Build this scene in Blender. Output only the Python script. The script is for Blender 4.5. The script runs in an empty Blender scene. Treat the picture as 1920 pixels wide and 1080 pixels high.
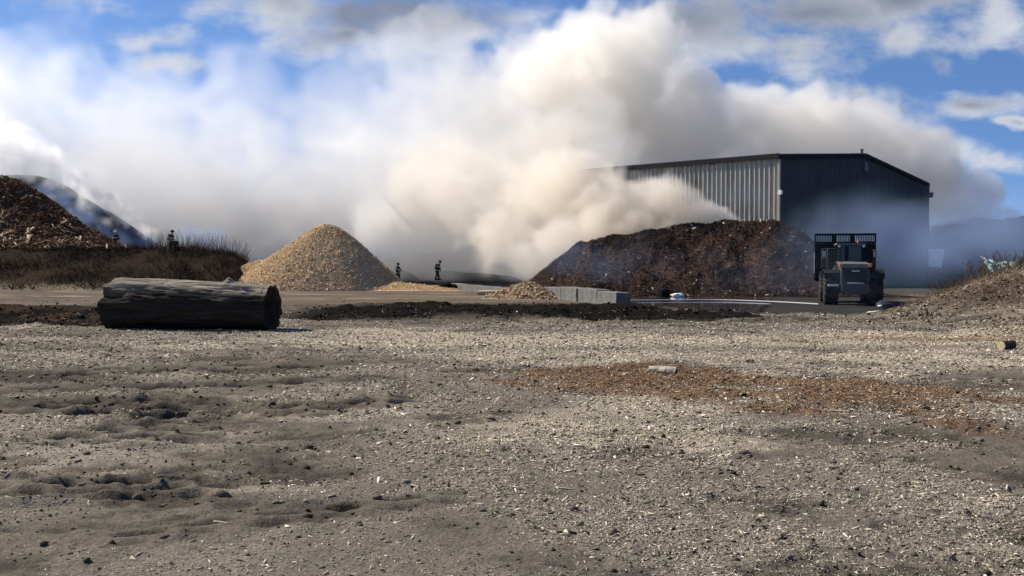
import bpy, bmesh, math, random, time
import numpy as np
from mathutils import Vector, Matrix
T0 = time.time()
random.seed(7); RNG = np.random.default_rng(7)
S = bpy.context.scene
COL = S.collection
R = math.radians

# ------------------------------------------------------------------ noise
_TAB = np.random.default_rng(11).random((512, 512))
def vn(x, y, seed=0):
    x = np.asarray(x, float) + seed*37.13; y = np.asarray(y, float) + seed*91.7
    i = np.floor(x).astype(np.int64); j = np.floor(y).astype(np.int64)
    fx = x-i; fy = y-j; fx = fx*fx*(3-2*fx); fy = fy*fy*(3-2*fy)
    i &= 511; j &= 511; i1 = (i+1) & 511; j1 = (j+1) & 511
    return ((_TAB[i, j]*(1-fx)+_TAB[i1, j]*fx)*(1-fy)+(_TAB[i, j1]*(1-fx)+_TAB[i1, j1]*fx)*fy)*2-1
def fb(x, y, cell, o=4, seed=0, gain=.5):
    t = 0; a = 1; tot = 0
    for k in range(o):
        t = t+a*vn(x/cell, y/cell, seed+k*3); tot += a; a *= gain; cell /= 2.07
    return t/tot
def ss(a, b, x):
    t = np.clip((np.asarray(x, float)-a)/(b-a), 0, 1); return t*t*(3-2*t)
def mixc(c, d, t):
    return c*(1-t[..., None])+np.asarray(d)*t[..., None]

# ------------------------------------------------------------------ tagging
def tag(o, label=None, cat=None, group=None, kind=None):
    if label: o['label'] = label
    if cat: o['category'] = cat
    if group: o['group'] = group
    if kind: o['kind'] = kind
    return o
def empty(name, loc=(0, 0, 0), rz=0):
    o = bpy.data.objects.new(name, None); COL.objects.link(o)
    o.location = loc; o.rotation_euler = (0, 0, rz); o.empty_display_size = .3
    return o

# ------------------------------------------------------------------ materials
def mat(name, base=(.2, .2, .2), rough=.85, attr=False, nscale=6, namt=.35, stretch=(1, 1, 1), bump=0, bscale=None,
        metallic=0, hue=None, detail=8, spec=.0, rmap=None):
    m = bpy.data.materials.new(name); m.use_nodes = True
    nt = m.node_tree; b = nt.nodes['Principled BSDF']; N = nt.nodes.new; l = nt.links.new
    b.inputs['Roughness'].default_value = rough; b.inputs['Metallic'].default_value = metallic
    b.inputs['Specular IOR Level'].default_value = spec
    tc = N('ShaderNodeTexCoord'); mp = N('ShaderNodeMapping'); mp.inputs['Scale'].default_value = stretch
    l(tc.outputs['Object'], mp.inputs[0])
    nz = N('ShaderNodeTexNoise'); nz.inputs['Scale'].default_value = nscale; nz.inputs['Detail'].default_value = detail
    nz.inputs['Roughness'].default_value = .65
    l(mp.outputs[0], nz.inputs[0])
    mr = N('ShaderNodeMapRange'); mr.inputs[1].default_value = .25; mr.inputs[2].default_value = .75
    mr.inputs[3].default_value = 1-namt; mr.inputs[4].default_value = 1+namt; mr.clamp = False
    l(nz.outputs[0], mr.inputs[0])
    mul = N('ShaderNodeVectorMath'); mul.operation = 'SCALE'
    if attr:
        at = N('ShaderNodeAttribute'); at.attribute_name = 'tint'; l(at.outputs['Color'], mul.inputs[0])
    else:
        mul.inputs[0].default_value = base
    l(mr.outputs[0], mul.inputs['Scale'])
    out = mul.outputs[0]
    if hue:
        n2 = N('ShaderNodeTexNoise'); n2.inputs['Scale'].default_value = nscale*.31; n2.inputs['Detail'].default_value = 5
        l(mp.outputs[0], n2.inputs[0])
        r2 = N('ShaderNodeMapRange'); r2.inputs[1].default_value = .48; r2.inputs[2].default_value = .66; l(n2.outputs[0], r2.inputs[0])
        mx = N('ShaderNodeMix'); mx.data_type = 'RGBA'; mx.inputs[7].default_value = (*hue, 1)
        l(r2.outputs[0], mx.inputs[0]); l(out, mx.inputs[6]); out = mx.outputs[2]
    l(out, b.inputs['Base Color'])
    if rmap is not None:
        at2 = N('ShaderNodeAttribute'); at2.attribute_name = rmap; l(at2.outputs['Fac'], b.inputs['Roughness'])
    if bump:
        n3 = N('ShaderNodeTexNoise'); n3.inputs['Scale'].default_value = bscale or nscale*2; n3.inputs['Detail'].default_value = 6
        l(mp.outputs[0], n3.inputs[0])
        bp = N('ShaderNodeBump'); bp.inputs['Strength'].default_value = 1; bp.inputs['Distance'].default_value = bump
        l(n3.outputs[0], bp.inputs['Height']); l(bp.outputs[0], b.inputs['Normal'])
    return m

def np_mesh(name, V, F, material, parent=None, tint=None, smooth=False, extra=None):
    """one mesh object from a vertex array and an (n,k) face array (or a list of such arrays)"""
    Fs = F if isinstance(F, list) else [F]
    me = bpy.data.meshes.new(name)
    V = np.asarray(V, np.float32)
    me.vertices.add(len(V)); me.vertices.foreach_set('co', V.ravel())
    nl = sum(f.size for f in Fs); nf = sum(len(f) for f in Fs)
    me.loops.add(nl); me.polygons.add(nf)
    me.loops.foreach_set('vertex_index', np.concatenate([f.ravel() for f in Fs]).astype(np.int32))
    tot = np.concatenate([np.full(len(f), f.shape[1]) for f in Fs])
    st = np.concatenate([[0], np.cumsum(tot)[:-1]])
    me.polygons.foreach_set('loop_start', st.astype(np.int32))
    if smooth: me.polygons.foreach_set('use_smooth', np.ones(nf, bool))
    me.update(calc_edges=True)
    if tint is not None:
        a = me.color_attributes.new('tint', 'FLOAT_COLOR', 'POINT')
        c = np.ones((len(V), 4), np.float32); c[:, :3] = tint
        a.data.foreach_set('color', c.ravel())
    if extra:
        for k, v in extra.items():
            a = me.attributes.new(k, 'FLOAT', 'POINT'); a.data.foreach_set('value', np.asarray(v, np.float32))
    me.materials.append(material)
    o = bpy.data.objects.new(name, me); COL.objects.link(o)
    if parent: o.parent = parent
    return o

class MB:
    """collects boxes, bars, lathes; build() links them as one mesh object"""
    def __init__(s): s.bm = bmesh.new()
    def _x(s, geom, M):
        bmesh.ops.transform(s.bm, matrix=M, verts=geom); return s
    def box(s, c, d, rot=None, bev=0):
        g = bmesh.ops.create_cube(s.bm, size=1)['verts']
        M = Matrix.Translation(c) @ (rot.to_4x4() if rot else Matrix()) @ Matrix.Diagonal((*d, 1))
        s._x(g, M)
        if bev:
            es = list({e for v in g for e in v.link_edges})
            bmesh.ops.bevel(s.bm, geom=es, offset=bev, segments=2, affect='EDGES', profile=.6)
        return s
    def bar(s, a, b, r, seg=8, r2=None):
        a = Vector(a); b = Vector(b); d = b-a
        g = bmesh.ops.create_cone(s.bm, cap_ends=True, segments=seg, radius1=r, radius2=r if r2 is None else r2, depth=d.length)['verts']
        return s._x(g, Matrix.Translation((a+b)/2) @ d.to_track_quat('Z', 'Y').to_matrix().to_4x4())
    def poly(s, pts, a, b, ax='x'):
        """extrude a 2D outline between a and b along an axis"""
        def P(p, t): return {'x': (t, p[0], p[1]), 'y': (p[0], t, p[1]), 'z': (p[0], p[1], t)}[ax]
        v1 = [s.bm.verts.new(P(p, a)) for p in pts]; v2 = [s.bm.verts.new(P(p, b)) for p in pts]
        s.bm.faces.new(v1); s.bm.faces.new(v2[::-1]); n = len(pts)
        for i in range(n): s.bm.faces.new((v1[i], v2[i], v2[(i+1) % n], v1[(i+1) % n]))
        return s
    def lathe(s, prof, seg=32, ax='x', c=(0, 0, 0)):
        rings = []
        for (t, r) in prof:
            ring = []
            for k in range(seg):
                a = 2*math.pi*k/seg
                p = {'x': (t, r*math.cos(a), r*math.sin(a)), 'z': (r*math.cos(a), r*math.sin(a), t)}[ax]
                ring.append(s.bm.verts.new(Vector(p)+Vector(c)))
            rings.append(ring)
        for a, b in zip(rings, rings[1:]):
            for k in range(seg): s.bm.faces.new((a[k], a[(k+1) % seg], b[(k+1) % seg], b[k]))
        s.bm.faces.new(rings[0]); s.bm.faces.new(rings[-1][::-1])
        return s
    def sphere(s, c, r, sc=(1, 1, 1), sub=2):
        g = bmesh.ops.create_icosphere(s.bm, subdivisions=sub, radius=r)['verts']
        return s._x(g, Matrix.Translation(c) @ Matrix.Diagonal((*sc, 1)))
    def build(s, name, m, parent=None, smooth=False):
        bmesh.ops.recalc_face_normals(s.bm, faces=s.bm.faces)
        me = bpy.data.meshes.new(name); s.bm.to_mesh(me); s.bm.free()
        if smooth:
            for p in me.polygons: p.use_smooth = True
        me.materials.append(m)
        o = bpy.data.objects.new(name, me); COL.objects.link(o)
        if parent: o.parent = parent
        return o

# ------------------------------------------------------------------ camera, sun, sky
HOR, F = 491.0, 1750.0
def at(px, py, d):                                  # a photo point at a distance -> a place in the yard
    return np.array([(px-960)/F*d, d, 1.65+(HOR-py)/F*d])
cam = bpy.data.cameras.new('camera'); co = bpy.data.objects.new('camera', cam); COL.objects.link(co); S.camera = co
co.location = (0, 0, 1.65); cam.sensor_width = 36; cam.lens = 36*F/1920; cam.clip_end = 9000; cam.clip_start = .1
co.rotation_euler = (R(90)-math.atan((540-HOR)/F), 0, 0)
SUN_AZ = (-.908, .419); SUN_EL = R(42)
sd = Vector((SUN_AZ[0]*math.cos(SUN_EL), SUN_AZ[1]*math.cos(SUN_EL), math.sin(SUN_EL))).normalized()
Ld = bpy.data.lights.new('sun', 'SUN'); Ld.energy = 4.6; Ld.angle = R(.5); Ld.color = (1, .93, .82)
lo = bpy.data.objects.new('sun', Ld); COL.objects.link(lo); lo.rotation_euler = sd.to_track_quat('Z', 'Y').to_euler()

def build_world():
    W = bpy.data.worlds.new('World'); S.world = W; W.use_nodes = True
    nt = W.node_tree; N = nt.nodes.new; l = nt.links.new
    bg = nt.nodes['Background']; bg.inputs[1].default_value = .078
    sky = N('ShaderNodeTexSky'); sky.sky_type = 'NISHITA'; sky.sun_disc = False
    sky.sun_elevation = SUN_EL; sky.sun_rotation = math.atan2(SUN_AZ[0], SUN_AZ[1])
    sky.air_density = 1.0; sky.dust_density = .25; sky.ozone_density = 2.5; sky.altitude = 300
    tc = N('ShaderNodeTexCoord')
    def vm(op, a, b=None):
        n = N('ShaderNodeVectorMath'); n.operation = op
        for i, q in enumerate((a, b)):
            if q is None: continue
            if hasattr(q, 'links'): l(q, n.inputs[i])
            else: n.inputs[i].default_value = q
        return n.outputs['Value'] if op in ('LENGTH', 'DOT_PRODUCT') else n.outputs[0]
    def mt(op, a, b=0.0, c=None):
        n = N('ShaderNodeMath'); n.operation = op
        for i, q in enumerate((a, b, c)):
            if q is None: continue
            if hasattr(q, 'links'): l(q, n.inputs[i])
            else: n.inputs[i].default_value = q
        return n.outputs[0]
    # clear deep-blue spring sky: the sky model is looked up a little above the true direction
    up = vm('NORMALIZE', vm('ADD', vm('MULTIPLY', tc.outputs['Generated'], (1, 1, 1.6)), (0, 0, .16)))
    l(up, sky.inputs[0])
    tint = vm('MULTIPLY', sky.outputs[0], (.86, 1.06, 1.28))
    sx = N('ShaderNodeSeparateXYZ'); l(tc.outputs['Generated'], sx.inputs[0])
    ay = mt('MAXIMUM', mt('ABSOLUTE', sx.outputs[1]), .02)
    cx = N('ShaderNodeCombineXYZ'); l(mt('DIVIDE', sx.outputs[0], ay), cx.inputs[0]); l(mt('DIVIDE', sx.outputs[2], ay), cx.inputs[1])
    uv = cx.outputs[0]
    def noise(sc, det, off, st=(1, 1.7, 1)):
        n = N('ShaderNodeTexNoise'); n.inputs['Scale'].default_value = sc; n.inputs['Detail'].default_value = det; n.inputs['Roughness'].default_value = .58
        l(vm('ADD', vm('MULTIPLY', uv, st), off), n.inputs[0]); return n.outputs[0]
    n1 = noise(7.5, 11, (3.1, 1.7, .4)); n2 = noise(4.5, 6, (8.1, 2.2, 1.4))
    wn = N('ShaderNodeTexNoise'); wn.inputs['Scale'].default_value = 11; wn.inputs['Detail'].default_value = 6; l(uv, wn.inputs[0])
    uv = vm('ADD', uv, vm('MULTIPLY', vm('SUBTRACT', wn.outputs['Color'], (.5, .5, .5)), (.11, .05, 0)))
    # clouds: (x, y, half width, half height, shade)  shade 0 white .. 1 grey underside
    cl = [(520, 5, 150, 45, .35), (760, 22, 210, 58, .95), (640, 60, 120, 40, .5), (300, 75, 65, 26, .05), (330, 122, 80, 26, .1),
          (1290, 40, 220, 75, .45), (1520, 22, 230, 62, .5), (1690, 5, 150, 40, .5), (1260, 95, 120, 50, .25), (1480, 92, 110, 44, .25), (1690, 75, 90, 28, .15),
          (1848, 25, 62, 62, .1), (1650, 195, 88, 46, .25), (1825, 190, 70, 20, .45), (1752, 120, 34, 22, .3), (1862, 300, 75, 22, .1), (1905, 226, 30, 8, .3),
          (60, -60, 300, 60, .4), (2200, 60, 200, 60, .4), (2500, 220, 220, 60, .3), (-350, 150, 300, 80, .3), (900, -330, 420, 120, .5), (1900, -500, 400, 120, .5), (0, -550, 400, 120, .5)]
    best = None; shade = None
    for (px, py, a, b, sh) in cl:
        e = mt('SUBTRACT', 1.0, vm('LENGTH', vm('MULTIPLY', vm('SUBTRACT', uv, ((px-960)/F, (HOR-py)/F, 0)), (F/(a*1.3), F/(b*1.3), 0))))
        e = mt('MAXIMUM', e, -1.0)
        best = e if best is None else mt('SMOOTH_MAX', best, e, .15)
        s_ = mt('MULTIPLY', mt('MAXIMUM', mt('MULTIPLY', e, 1.6), 0.0), sh)
        shade = s_ if shade is None else mt('MAXIMUM', shade, s_)
    den = mt('ADD', best, mt('MULTIPLY', mt('SUBTRACT', n1, .49), 4.2))
    mr = N('ShaderNodeMapRange'); mr.interpolation_type = 'SMOOTHSTEP'; mr.inputs[1].default_value = -.25; mr.inputs[2].default_value = .95; l(den, mr.inputs[0])
    mask = mt('MULTIPLY', mr.outputs[0], .93)
    mask = mt('MULTIPLY', mask, mt('GREATER_THAN', sx.outputs[2], 0.0))
    sh2 = mt('MINIMUM', mt('MAXIMUM', mt('MULTIPLY', mt('ADD', shade, mt('MULTIPLY', mt('SUBTRACT', n2, .5), .8)), 1.25), 0.0), 1.0)
    cm = N('ShaderNodeMix'); cm.data_type = 'RGBA'
    cm.inputs[6].default_value = (6.0, 6.2, 6.7, 1); cm.inputs[7].default_value = (2.1, 2.3, 2.9, 1); l(sh2, cm.inputs[0])
    fm = N('ShaderNodeMix'); fm.data_type = 'RGBA'; l(mask, fm.inputs[0]); l(tint, fm.inputs[6]); l(cm.outputs[2], fm.inputs[7])
    l(fm.outputs[2], bg.inputs[0])
build_world()
S.view_settings.view_transform = 'Standard'; S.view_settings.look = 'None'; S.view_settings.exposure = .62; S.view_settings.gamma = 1

# ------------------------------------------------------------------ terrain
def row_x(y): return 4.2-.363*(y-35.3)              # the line of concrete blocks
def macro(x, y):
    x = np.asarray(x, float); y = np.asarray(y, float); ys = np.maximum(y, 1.0)
    z = .05*fb(x, y, 9, 2, 1)*ss(3, 8, y)
    side = x-row_x(y)
    basin = ss(.4, 2.2, side)*ss(27.5, 37, y)
    far = ss(60, 75, y)
    z = z-np.maximum(.5*basin, .4*far)
    # right hand bank of chips
    xc = np.where(y > 29, x*29/ys, x+(29-np.minimum(y, 29))*.12)
    h = np.interp(xc, [10.3, 11.2, 12.2, 13.5, 15.4, 19, 30], [0, .08, .27, .74, 1.48, 2.3, 3.0])
    a = x/ys
    pl = 20*ss(.47, .54, a)
    z = z+h*ss(17, 29, y)*(1-ss(30+pl, 38+pl*1.3, y))
    # left hand bank
    xl = x*58/ys
    hl = np.interp(xl, [-40, -21.9, -18.5, -17.2, -16.6, -15.6, -15], [2.45, 2.45, 2.4, 2.05, 1.62, .3, 0])
    hl = hl*(1-ss(90, 130, y)*.9)
    fr = ss(51, 60, y+1.2*fb(x, y, 5, 2, 8))
    z = z+hl*fr+np.where(hl > .2, .22*fb(x, y, 2.2, 4, 5)*np.clip(fr*3, 0, 1), 0)
    return z
TRACKS = [((-7.5, 10.0), (-3.3, 10.9), 1.5, .05), ((-6.0, 8.4), (-2.8, 8.9), 1.0, .05), ((-5.0, 6.5), (-2.2, 6.9), .75, .04), ((-4.0, 9.5), (-1.1, 11.0), 1.0, .04),
          ((-9.5, 13.0), (-1.6, 15.2), 1.0, .03), ((-2.4, 5.5), (-.4, 6.5), .5, .022), ((-6.5, 11.8), (-1.8, 13.0), .8, .035), ((-9.5, 16.0), (-3.5, 17.6), .8, .03)]
def track_field(x, y):
    z = np.zeros_like(x); m = np.zeros_like(x); tro = np.zeros_like(x)
    for k, (p, q, w, d) in enumerate(TRACKS):
        p = np.array(p); q = np.array(q); L = np.linalg.norm(q-p); u = (q-p)/L
        s = (x-p[0])*u[0]+(y-p[1])*u[1]; t = -(x-p[0])*u[1]+(y-p[1])*u[0]
        t = t+.05*fb(x, y, .7, 2, 30+k); s2 = s+.06*fb(x, y, .5, 2, 40+k)
        f = ss(w/2, w/2-.12, np.abs(t))*ss(-.3, .3, s+.5*fb(x, y, .8, 2, 55+k))*ss(L+.3, L-.3, s)
        f = f*np.clip(.75+.9*fb(x, y, .9, 2, 70+k), 0, 1)
        T_ = .034*(p[1]+q[1])/2                       # tread lugs pressed into the soil, row beside row
        row = np.floor(t/T_); dt = t/T_-row-.5+.18*fb(x, y, T_*3, 2, 47+k)
        sv = s2/(2.1*T_)+.5*np.mod(row, 2)+.17*row; cl = np.floor(sv); ds = sv-cl-.5
        hsh = np.mod(np.sin(cl*12.9898+row*78.233+k*3.7)*43758.5453, 1.0)
        lug = 1-1.75*np.exp(-((ds/.36)**2+((dt+.25*ds)/.30)**2)**1.6)*(.35+.65*hsh)
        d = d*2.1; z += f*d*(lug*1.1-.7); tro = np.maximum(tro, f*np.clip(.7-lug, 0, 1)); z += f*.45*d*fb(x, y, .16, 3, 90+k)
        z += d*.7*np.exp(-((np.abs(t)-w/2-.06)/.07)**2)*ss(0, .4, s)*ss(L, L-.4, s)*np.clip(.4+fb(x, y, .5, 2, 95+k), 0, 1)
        m = np.maximum(m, f)
    track_field.tro = tro
    return z, m
def masks(x, y):
    n1 = fb(x, y, 2.4, 4, 21); n2 = fb(x, y, .8, 4, 25); n3 = fb(x, y*2.2, 3.5, 4, 28)
    # reddish mulch spill
    u = np.array([.90, -.43]); px, py = x-3.0, y-12.1
    s = px*u[0]+py*u[1]; t = -px*u[1]+py*u[0]
    red = ss(1.15, .55, np.sqrt(((s-.1)/3.9)**2+((t+.08*s)/1.8)**2)+.62*n2+.45*n1)
    red = red*(1-.9*ss(.75, .35, np.sqrt(((x-3.0)/1.0)**2+((y-11.9)/.42)**2)+.3*n2))
    red2 = ss(.0, .5, n3+.25)*ss(17.2, 18.2, y+.8*n2)*ss(21.5, 19.5, y+.8*n1)*ss(4.5, 7.5, x)
    # black mud band left of the puddle and dark mulch at far left
    yb = y+1.2*n1+.5*n2
    mud = ss(25.5, 27.2, yb)*ss(38.5, 34.5, yb)*ss(-9.5, -5.6, x)*ss(7.6, 5.2, x+.25*(y-31)+n1)
    mud = np.maximum(mud, .95*ss(22.8, 24.4, yb)*ss(37, 31, yb)*ss(-8.8, -10.2, x+.6*n1))
    mud = np.maximum(mud, .55*ss(22.5, 25, y+2.5*n1)*ss(40, 36, y)*np.clip(.45+1.2*n3, 0, 1)*ss(-6, -3, x))
    basin = ss(.3, 1.6, x-row_x(y))*ss(34, 37.5, y+1.0*n1)*(1-ss(.0, 1, (x*29/np.maximum(y, 1)-11.6)))
    far = ss(58, 63, y)
    pale = np.clip(ss(.02, .45, n3+.25*n1)*.7+.85*ss(17.8, 15.8, y+n1*2)*ss(14, 15.8, y+n1*2)*ss(-3, 1, x)+.9*ss(22.5, 20.5, y+2*n1)*ss(17.5, 18.8, y+n1)*ss(-8, -3, x)*ss(12, 9, x), 0, 1)
    pale = pale*(1-.55*ss(-1.5, -4, x+.25*(y-8))*ss(13, 10, y))
    dark = np.clip(ss(.02, .46, fb(x, y*1.7, 1.5, 5, 33, .65)+.22*fb(x, y*1.3, .22, 3, 37)+.22*ss(1.0, -2, x)*ss(17, 12, y)*ss(5.5, 7.5, y))*.85, 0, 1)
    return dict(red=np.maximum(red, red2*.9), mud=mud, basin=basin, far=far, pale=pale, dark=dark, n2=n2, n1=n1)
def ground_z(x, y):
    x = np.asarray(x, float); y = np.asarray(y, float)
    z = macro(x, y)
    M = masks(x, y)
    near = ss(45, 20, y)
    tz, tm = track_field(x, y)
    z = z+tz+near*(.022*fb(x, y, .9, 3, 3)+(1+1.6*M['dark'])*(.015*fb(x, y*1.5, .30, 3, 6)+.009*fb(x, y*1.3, .10, 2, 9)))
    rut = .30*np.abs(fb(x*.3, y, 1.0, 5, 14, .6))*1.6-.09
    z = z+M['mud']*(rut+.09*fb(x, y, .35, 3, 15))+M['red']*(.02+.02*fb(x, y, .15, 2, 18))
    z = z-.022*M['dark']*near+M['basin']*.06*fb(x, y*1.8, 3.2, 4, 77)
    right = ss(.15, .8, macro(x, y))*ss(9, 12, x)
    z = z+right*(.06*fb(x, y, .7, 4, 80))
    return z
def ground_col(x, y):
    _, tm = track_field(np.asarray(x, float), np.asarray(y, float)); M = masks(x, y)
    c = np.zeros(np.shape(x)+(3,))+np.array([.158, .136, .108])
    c = c*(1+.3*M['n1'][..., None]+.3*M['n2'][..., None])
    c = mixc(c, [.44, .375, .27], M['pale']*.85)
    c = mixc(c, [.045, .038, .031], M['dark']*.85)
    c = mixc(c, [.072, .06, .048], tm*.6); c = mixc(c, [.018, .015, .0125], np.clip(track_field.tro*1.6, 0, .97))  # lug troughs painted darker, part moist pressed soil, part shadow
    c = mixc(c, [.135, .078, .045], M['red']*.75)
    st = fb(x*.25, y, 1.2, 4, 66)
    c = mixc(c, [.115, .088, .062], ss(30.5, 35, y)*ss(62, 52, y)*np.clip(.62+.8*st, 0, 1)*ss(5, 2, x))
    bank = ss(.12, .7, macro(x, y))
    rb = bank*ss(9, 12, x)
    c = mixc(c, [.085, .063, .045], rb*.9)
    c = mixc(c, [.20, .165, .12], rb*ss(.05, .4, fb(x, y, 1.3, 4, 84))*.8)
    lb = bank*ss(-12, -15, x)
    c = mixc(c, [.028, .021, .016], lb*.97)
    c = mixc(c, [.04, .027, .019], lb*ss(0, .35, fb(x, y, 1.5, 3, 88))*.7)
    mx = M['mud']*(.8+.2*np.clip(.5+M['n2'], 0, 1))
    c = mixc(c, [.013, .011, .010], np.clip(mx*1.2, 0, 1))
    c = mixc(c, [.055, .033, .021], M['mud']*ss(-8.5, -10, x)*ss(.05, .4, fb(x, y, .6, 3, 61))*.9)
    c = mixc(c, [.03, .029, .03], M['basin']*.92)
    c = mixc(c, [.06, .056, .053], M['far']*.9*(1-lb))
    rough = .93-.45*M['basin']-.12*M['mud']
    return c, rough

def build_ground():
    # finer where the photograph stands close, one sheet out to the horizon
    th = np.concatenate([np.linspace(-180, -48, 34)[:-1], np.linspace(-48, 48, 820), np.linspace(48, 180, 34)[1:]])
    r = [1.2]
    while r[-1] < 7000: r.append(r[-1]*(1.0052 if 3.5 < r[-1] < 62 else 1.03))
    r = np.array(r); A, Q = np.meshgrid(np.radians(th), r)
    X = np.sin(A)*Q; Y = np.cos(A)*Q
    Z = ground_z(X, Y)
    # underneath the piles the sheet stays low, they carry their own surface
    c, ro = ground_col(X, Y)
    nr, nc = X.shape
    i = np.arange(nr*nc).reshape(nr, nc)
    F4 = np.stack([i[:-1, :-1], i[:-1, 1:], i[1:, 1:], i[1:, :-1]], -1).reshape(-1, 4)
    F4 = F4[:, ::-1]
    V = np.stack([X, Y, Z], -1).reshape(-1, 3)
    ctr = len(V); V = np.vstack([V, [[0, 0, float(Z[0].mean())]]]); cc = np.vstack([c.reshape(-1, 3), [[.15, .135, .115]]]); rr = np.append(ro.ravel(), .9)
    k = i[0]; F3 = np.stack([k[:-1], np.full(nc-1, ctr), k[1:]], -1)
    m = mat('yard_dirt', attr=True, rough=.9, nscale=34, namt=.55, bump=.012, bscale=55, rmap='rough', spec=.0)
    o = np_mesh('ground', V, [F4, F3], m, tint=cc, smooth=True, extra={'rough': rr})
    tag(o, 'churned grey brown dirt of the yard strewn with wood chips', 'ground', kind='structure')
build_ground()
print('ground', time.time()-T0)

# ------------------------------------------------------------------ scatter helpers
def chips(name, P, Nrm, L, Wd, Th, C, material, parent=None, lift=.35, tilt=.35):
    """many small wedge-shaped slivers lying on a surface, one mesh"""
    n = len(P); r = RNG
    Nrm = Nrm/np.linalg.norm(Nrm, axis=1, keepdims=True)
    up = Nrm+tilt*r.standard_normal((n, 3)); up /= np.linalg.norm(up, axis=1, keepdims=True)
    d = r.standard_normal((n, 3)); d -= (d*up).sum(1, keepdims=True)*up; d /= np.linalg.norm(d, axis=1, keepdims=True)
    b = np.cross(up, d)
    c = P+Nrm*(Th*lift)[:, None]
    l, w, t = L[:, None]/2, Wd[:, None]/2, Th[:, None]
    tp = r.uniform(.35, 1, (n, 1)); bend = r.uniform(-.15, .15, (n, 1))*L[:, None]
    V = np.stack([c-d*l-b*w, c-d*l+b*w, c+d*l-b*w*tp+b*bend, c+d*l+b*w*tp+b*bend,
                  c-d*l*.9+up*t+b*w*.2, c+d*l*.9+up*t*.8+b*bend], 1).reshape(-1, 3)
    i = (np.arange(n)*6)[:, None]
    F4 = np.concatenate([i+np.array([[0, 4, 5, 2]]), i+np.array([[1, 3, 5, 4]]), i+np.array([[0, 2, 3, 1]])])
    F3 = np.concatenate([i+np.array([[0, 1, 4]]), i+np.array([[2, 5, 3]])])
    return np_mesh(name, V, [F4, F3], material, parent, tint=np.repeat(C, 6, 0))
def blades(name, P, D, L, rad, C, material, bend=.35, parent=None):
    """thin three-sided stems, bent once"""
    n = len(P); D = D/np.linalg.norm(D, axis=1, keepdims=True)
    a = np.cross(D, RNG.standard_normal((n, 3))); a /= np.linalg.norm(a, axis=1, keepdims=True); b = np.cross(D, a)
    V = []
    for k, (t, s) in enumerate(((0, 1), (.5, .75), (.8, .45), (1, .12))):
        c = P+D*(L*t)[:, None]+a*(L*bend*t*t)[:, None]
        for q in range(3):
            an = 2*math.pi*q/3
            V.append(c+(a*math.cos(an)+b*math.sin(an))*(rad*s)[:, None])
    V = np.stack(V, 1).reshape(-1, 3); i = (np.arange(n)*12)[:, None]; F4 = []
    for k in range(3):
        for q in range(3):
            F4.append(i+np.array([[k*3+q, k*3+(q+1) % 3, k*3+3+(q+1) % 3, k*3+3+q]]))
    return np_mesh(name, V, np.concatenate(F4), material, parent, tint=np.repeat(C, 12, 0))
M_CHIP = mat('wood_sliver', attr=True, rough=.8, nscale=90, namt=.25)
M_MULCH = mat('mulch_piece', attr=True, rough=.85, nscale=60, namt=.3)
PAL = np.array([[.52, .445, .325], [.40, .34, .25], [.66, .58, .44], [.22, .19, .15], [.11, .095, .078], [.05, .043, .037], [.32, .27, .2], [.80, .73, .58]])
RED = np.array([[.17, .085, .042], [.23, .125, .06], [.11, .055, .03], [.32, .20, .11], [.07, .04, .027], [.46, .36, .24], [.28, .15, .07], [.20, .15, .10]])

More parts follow.
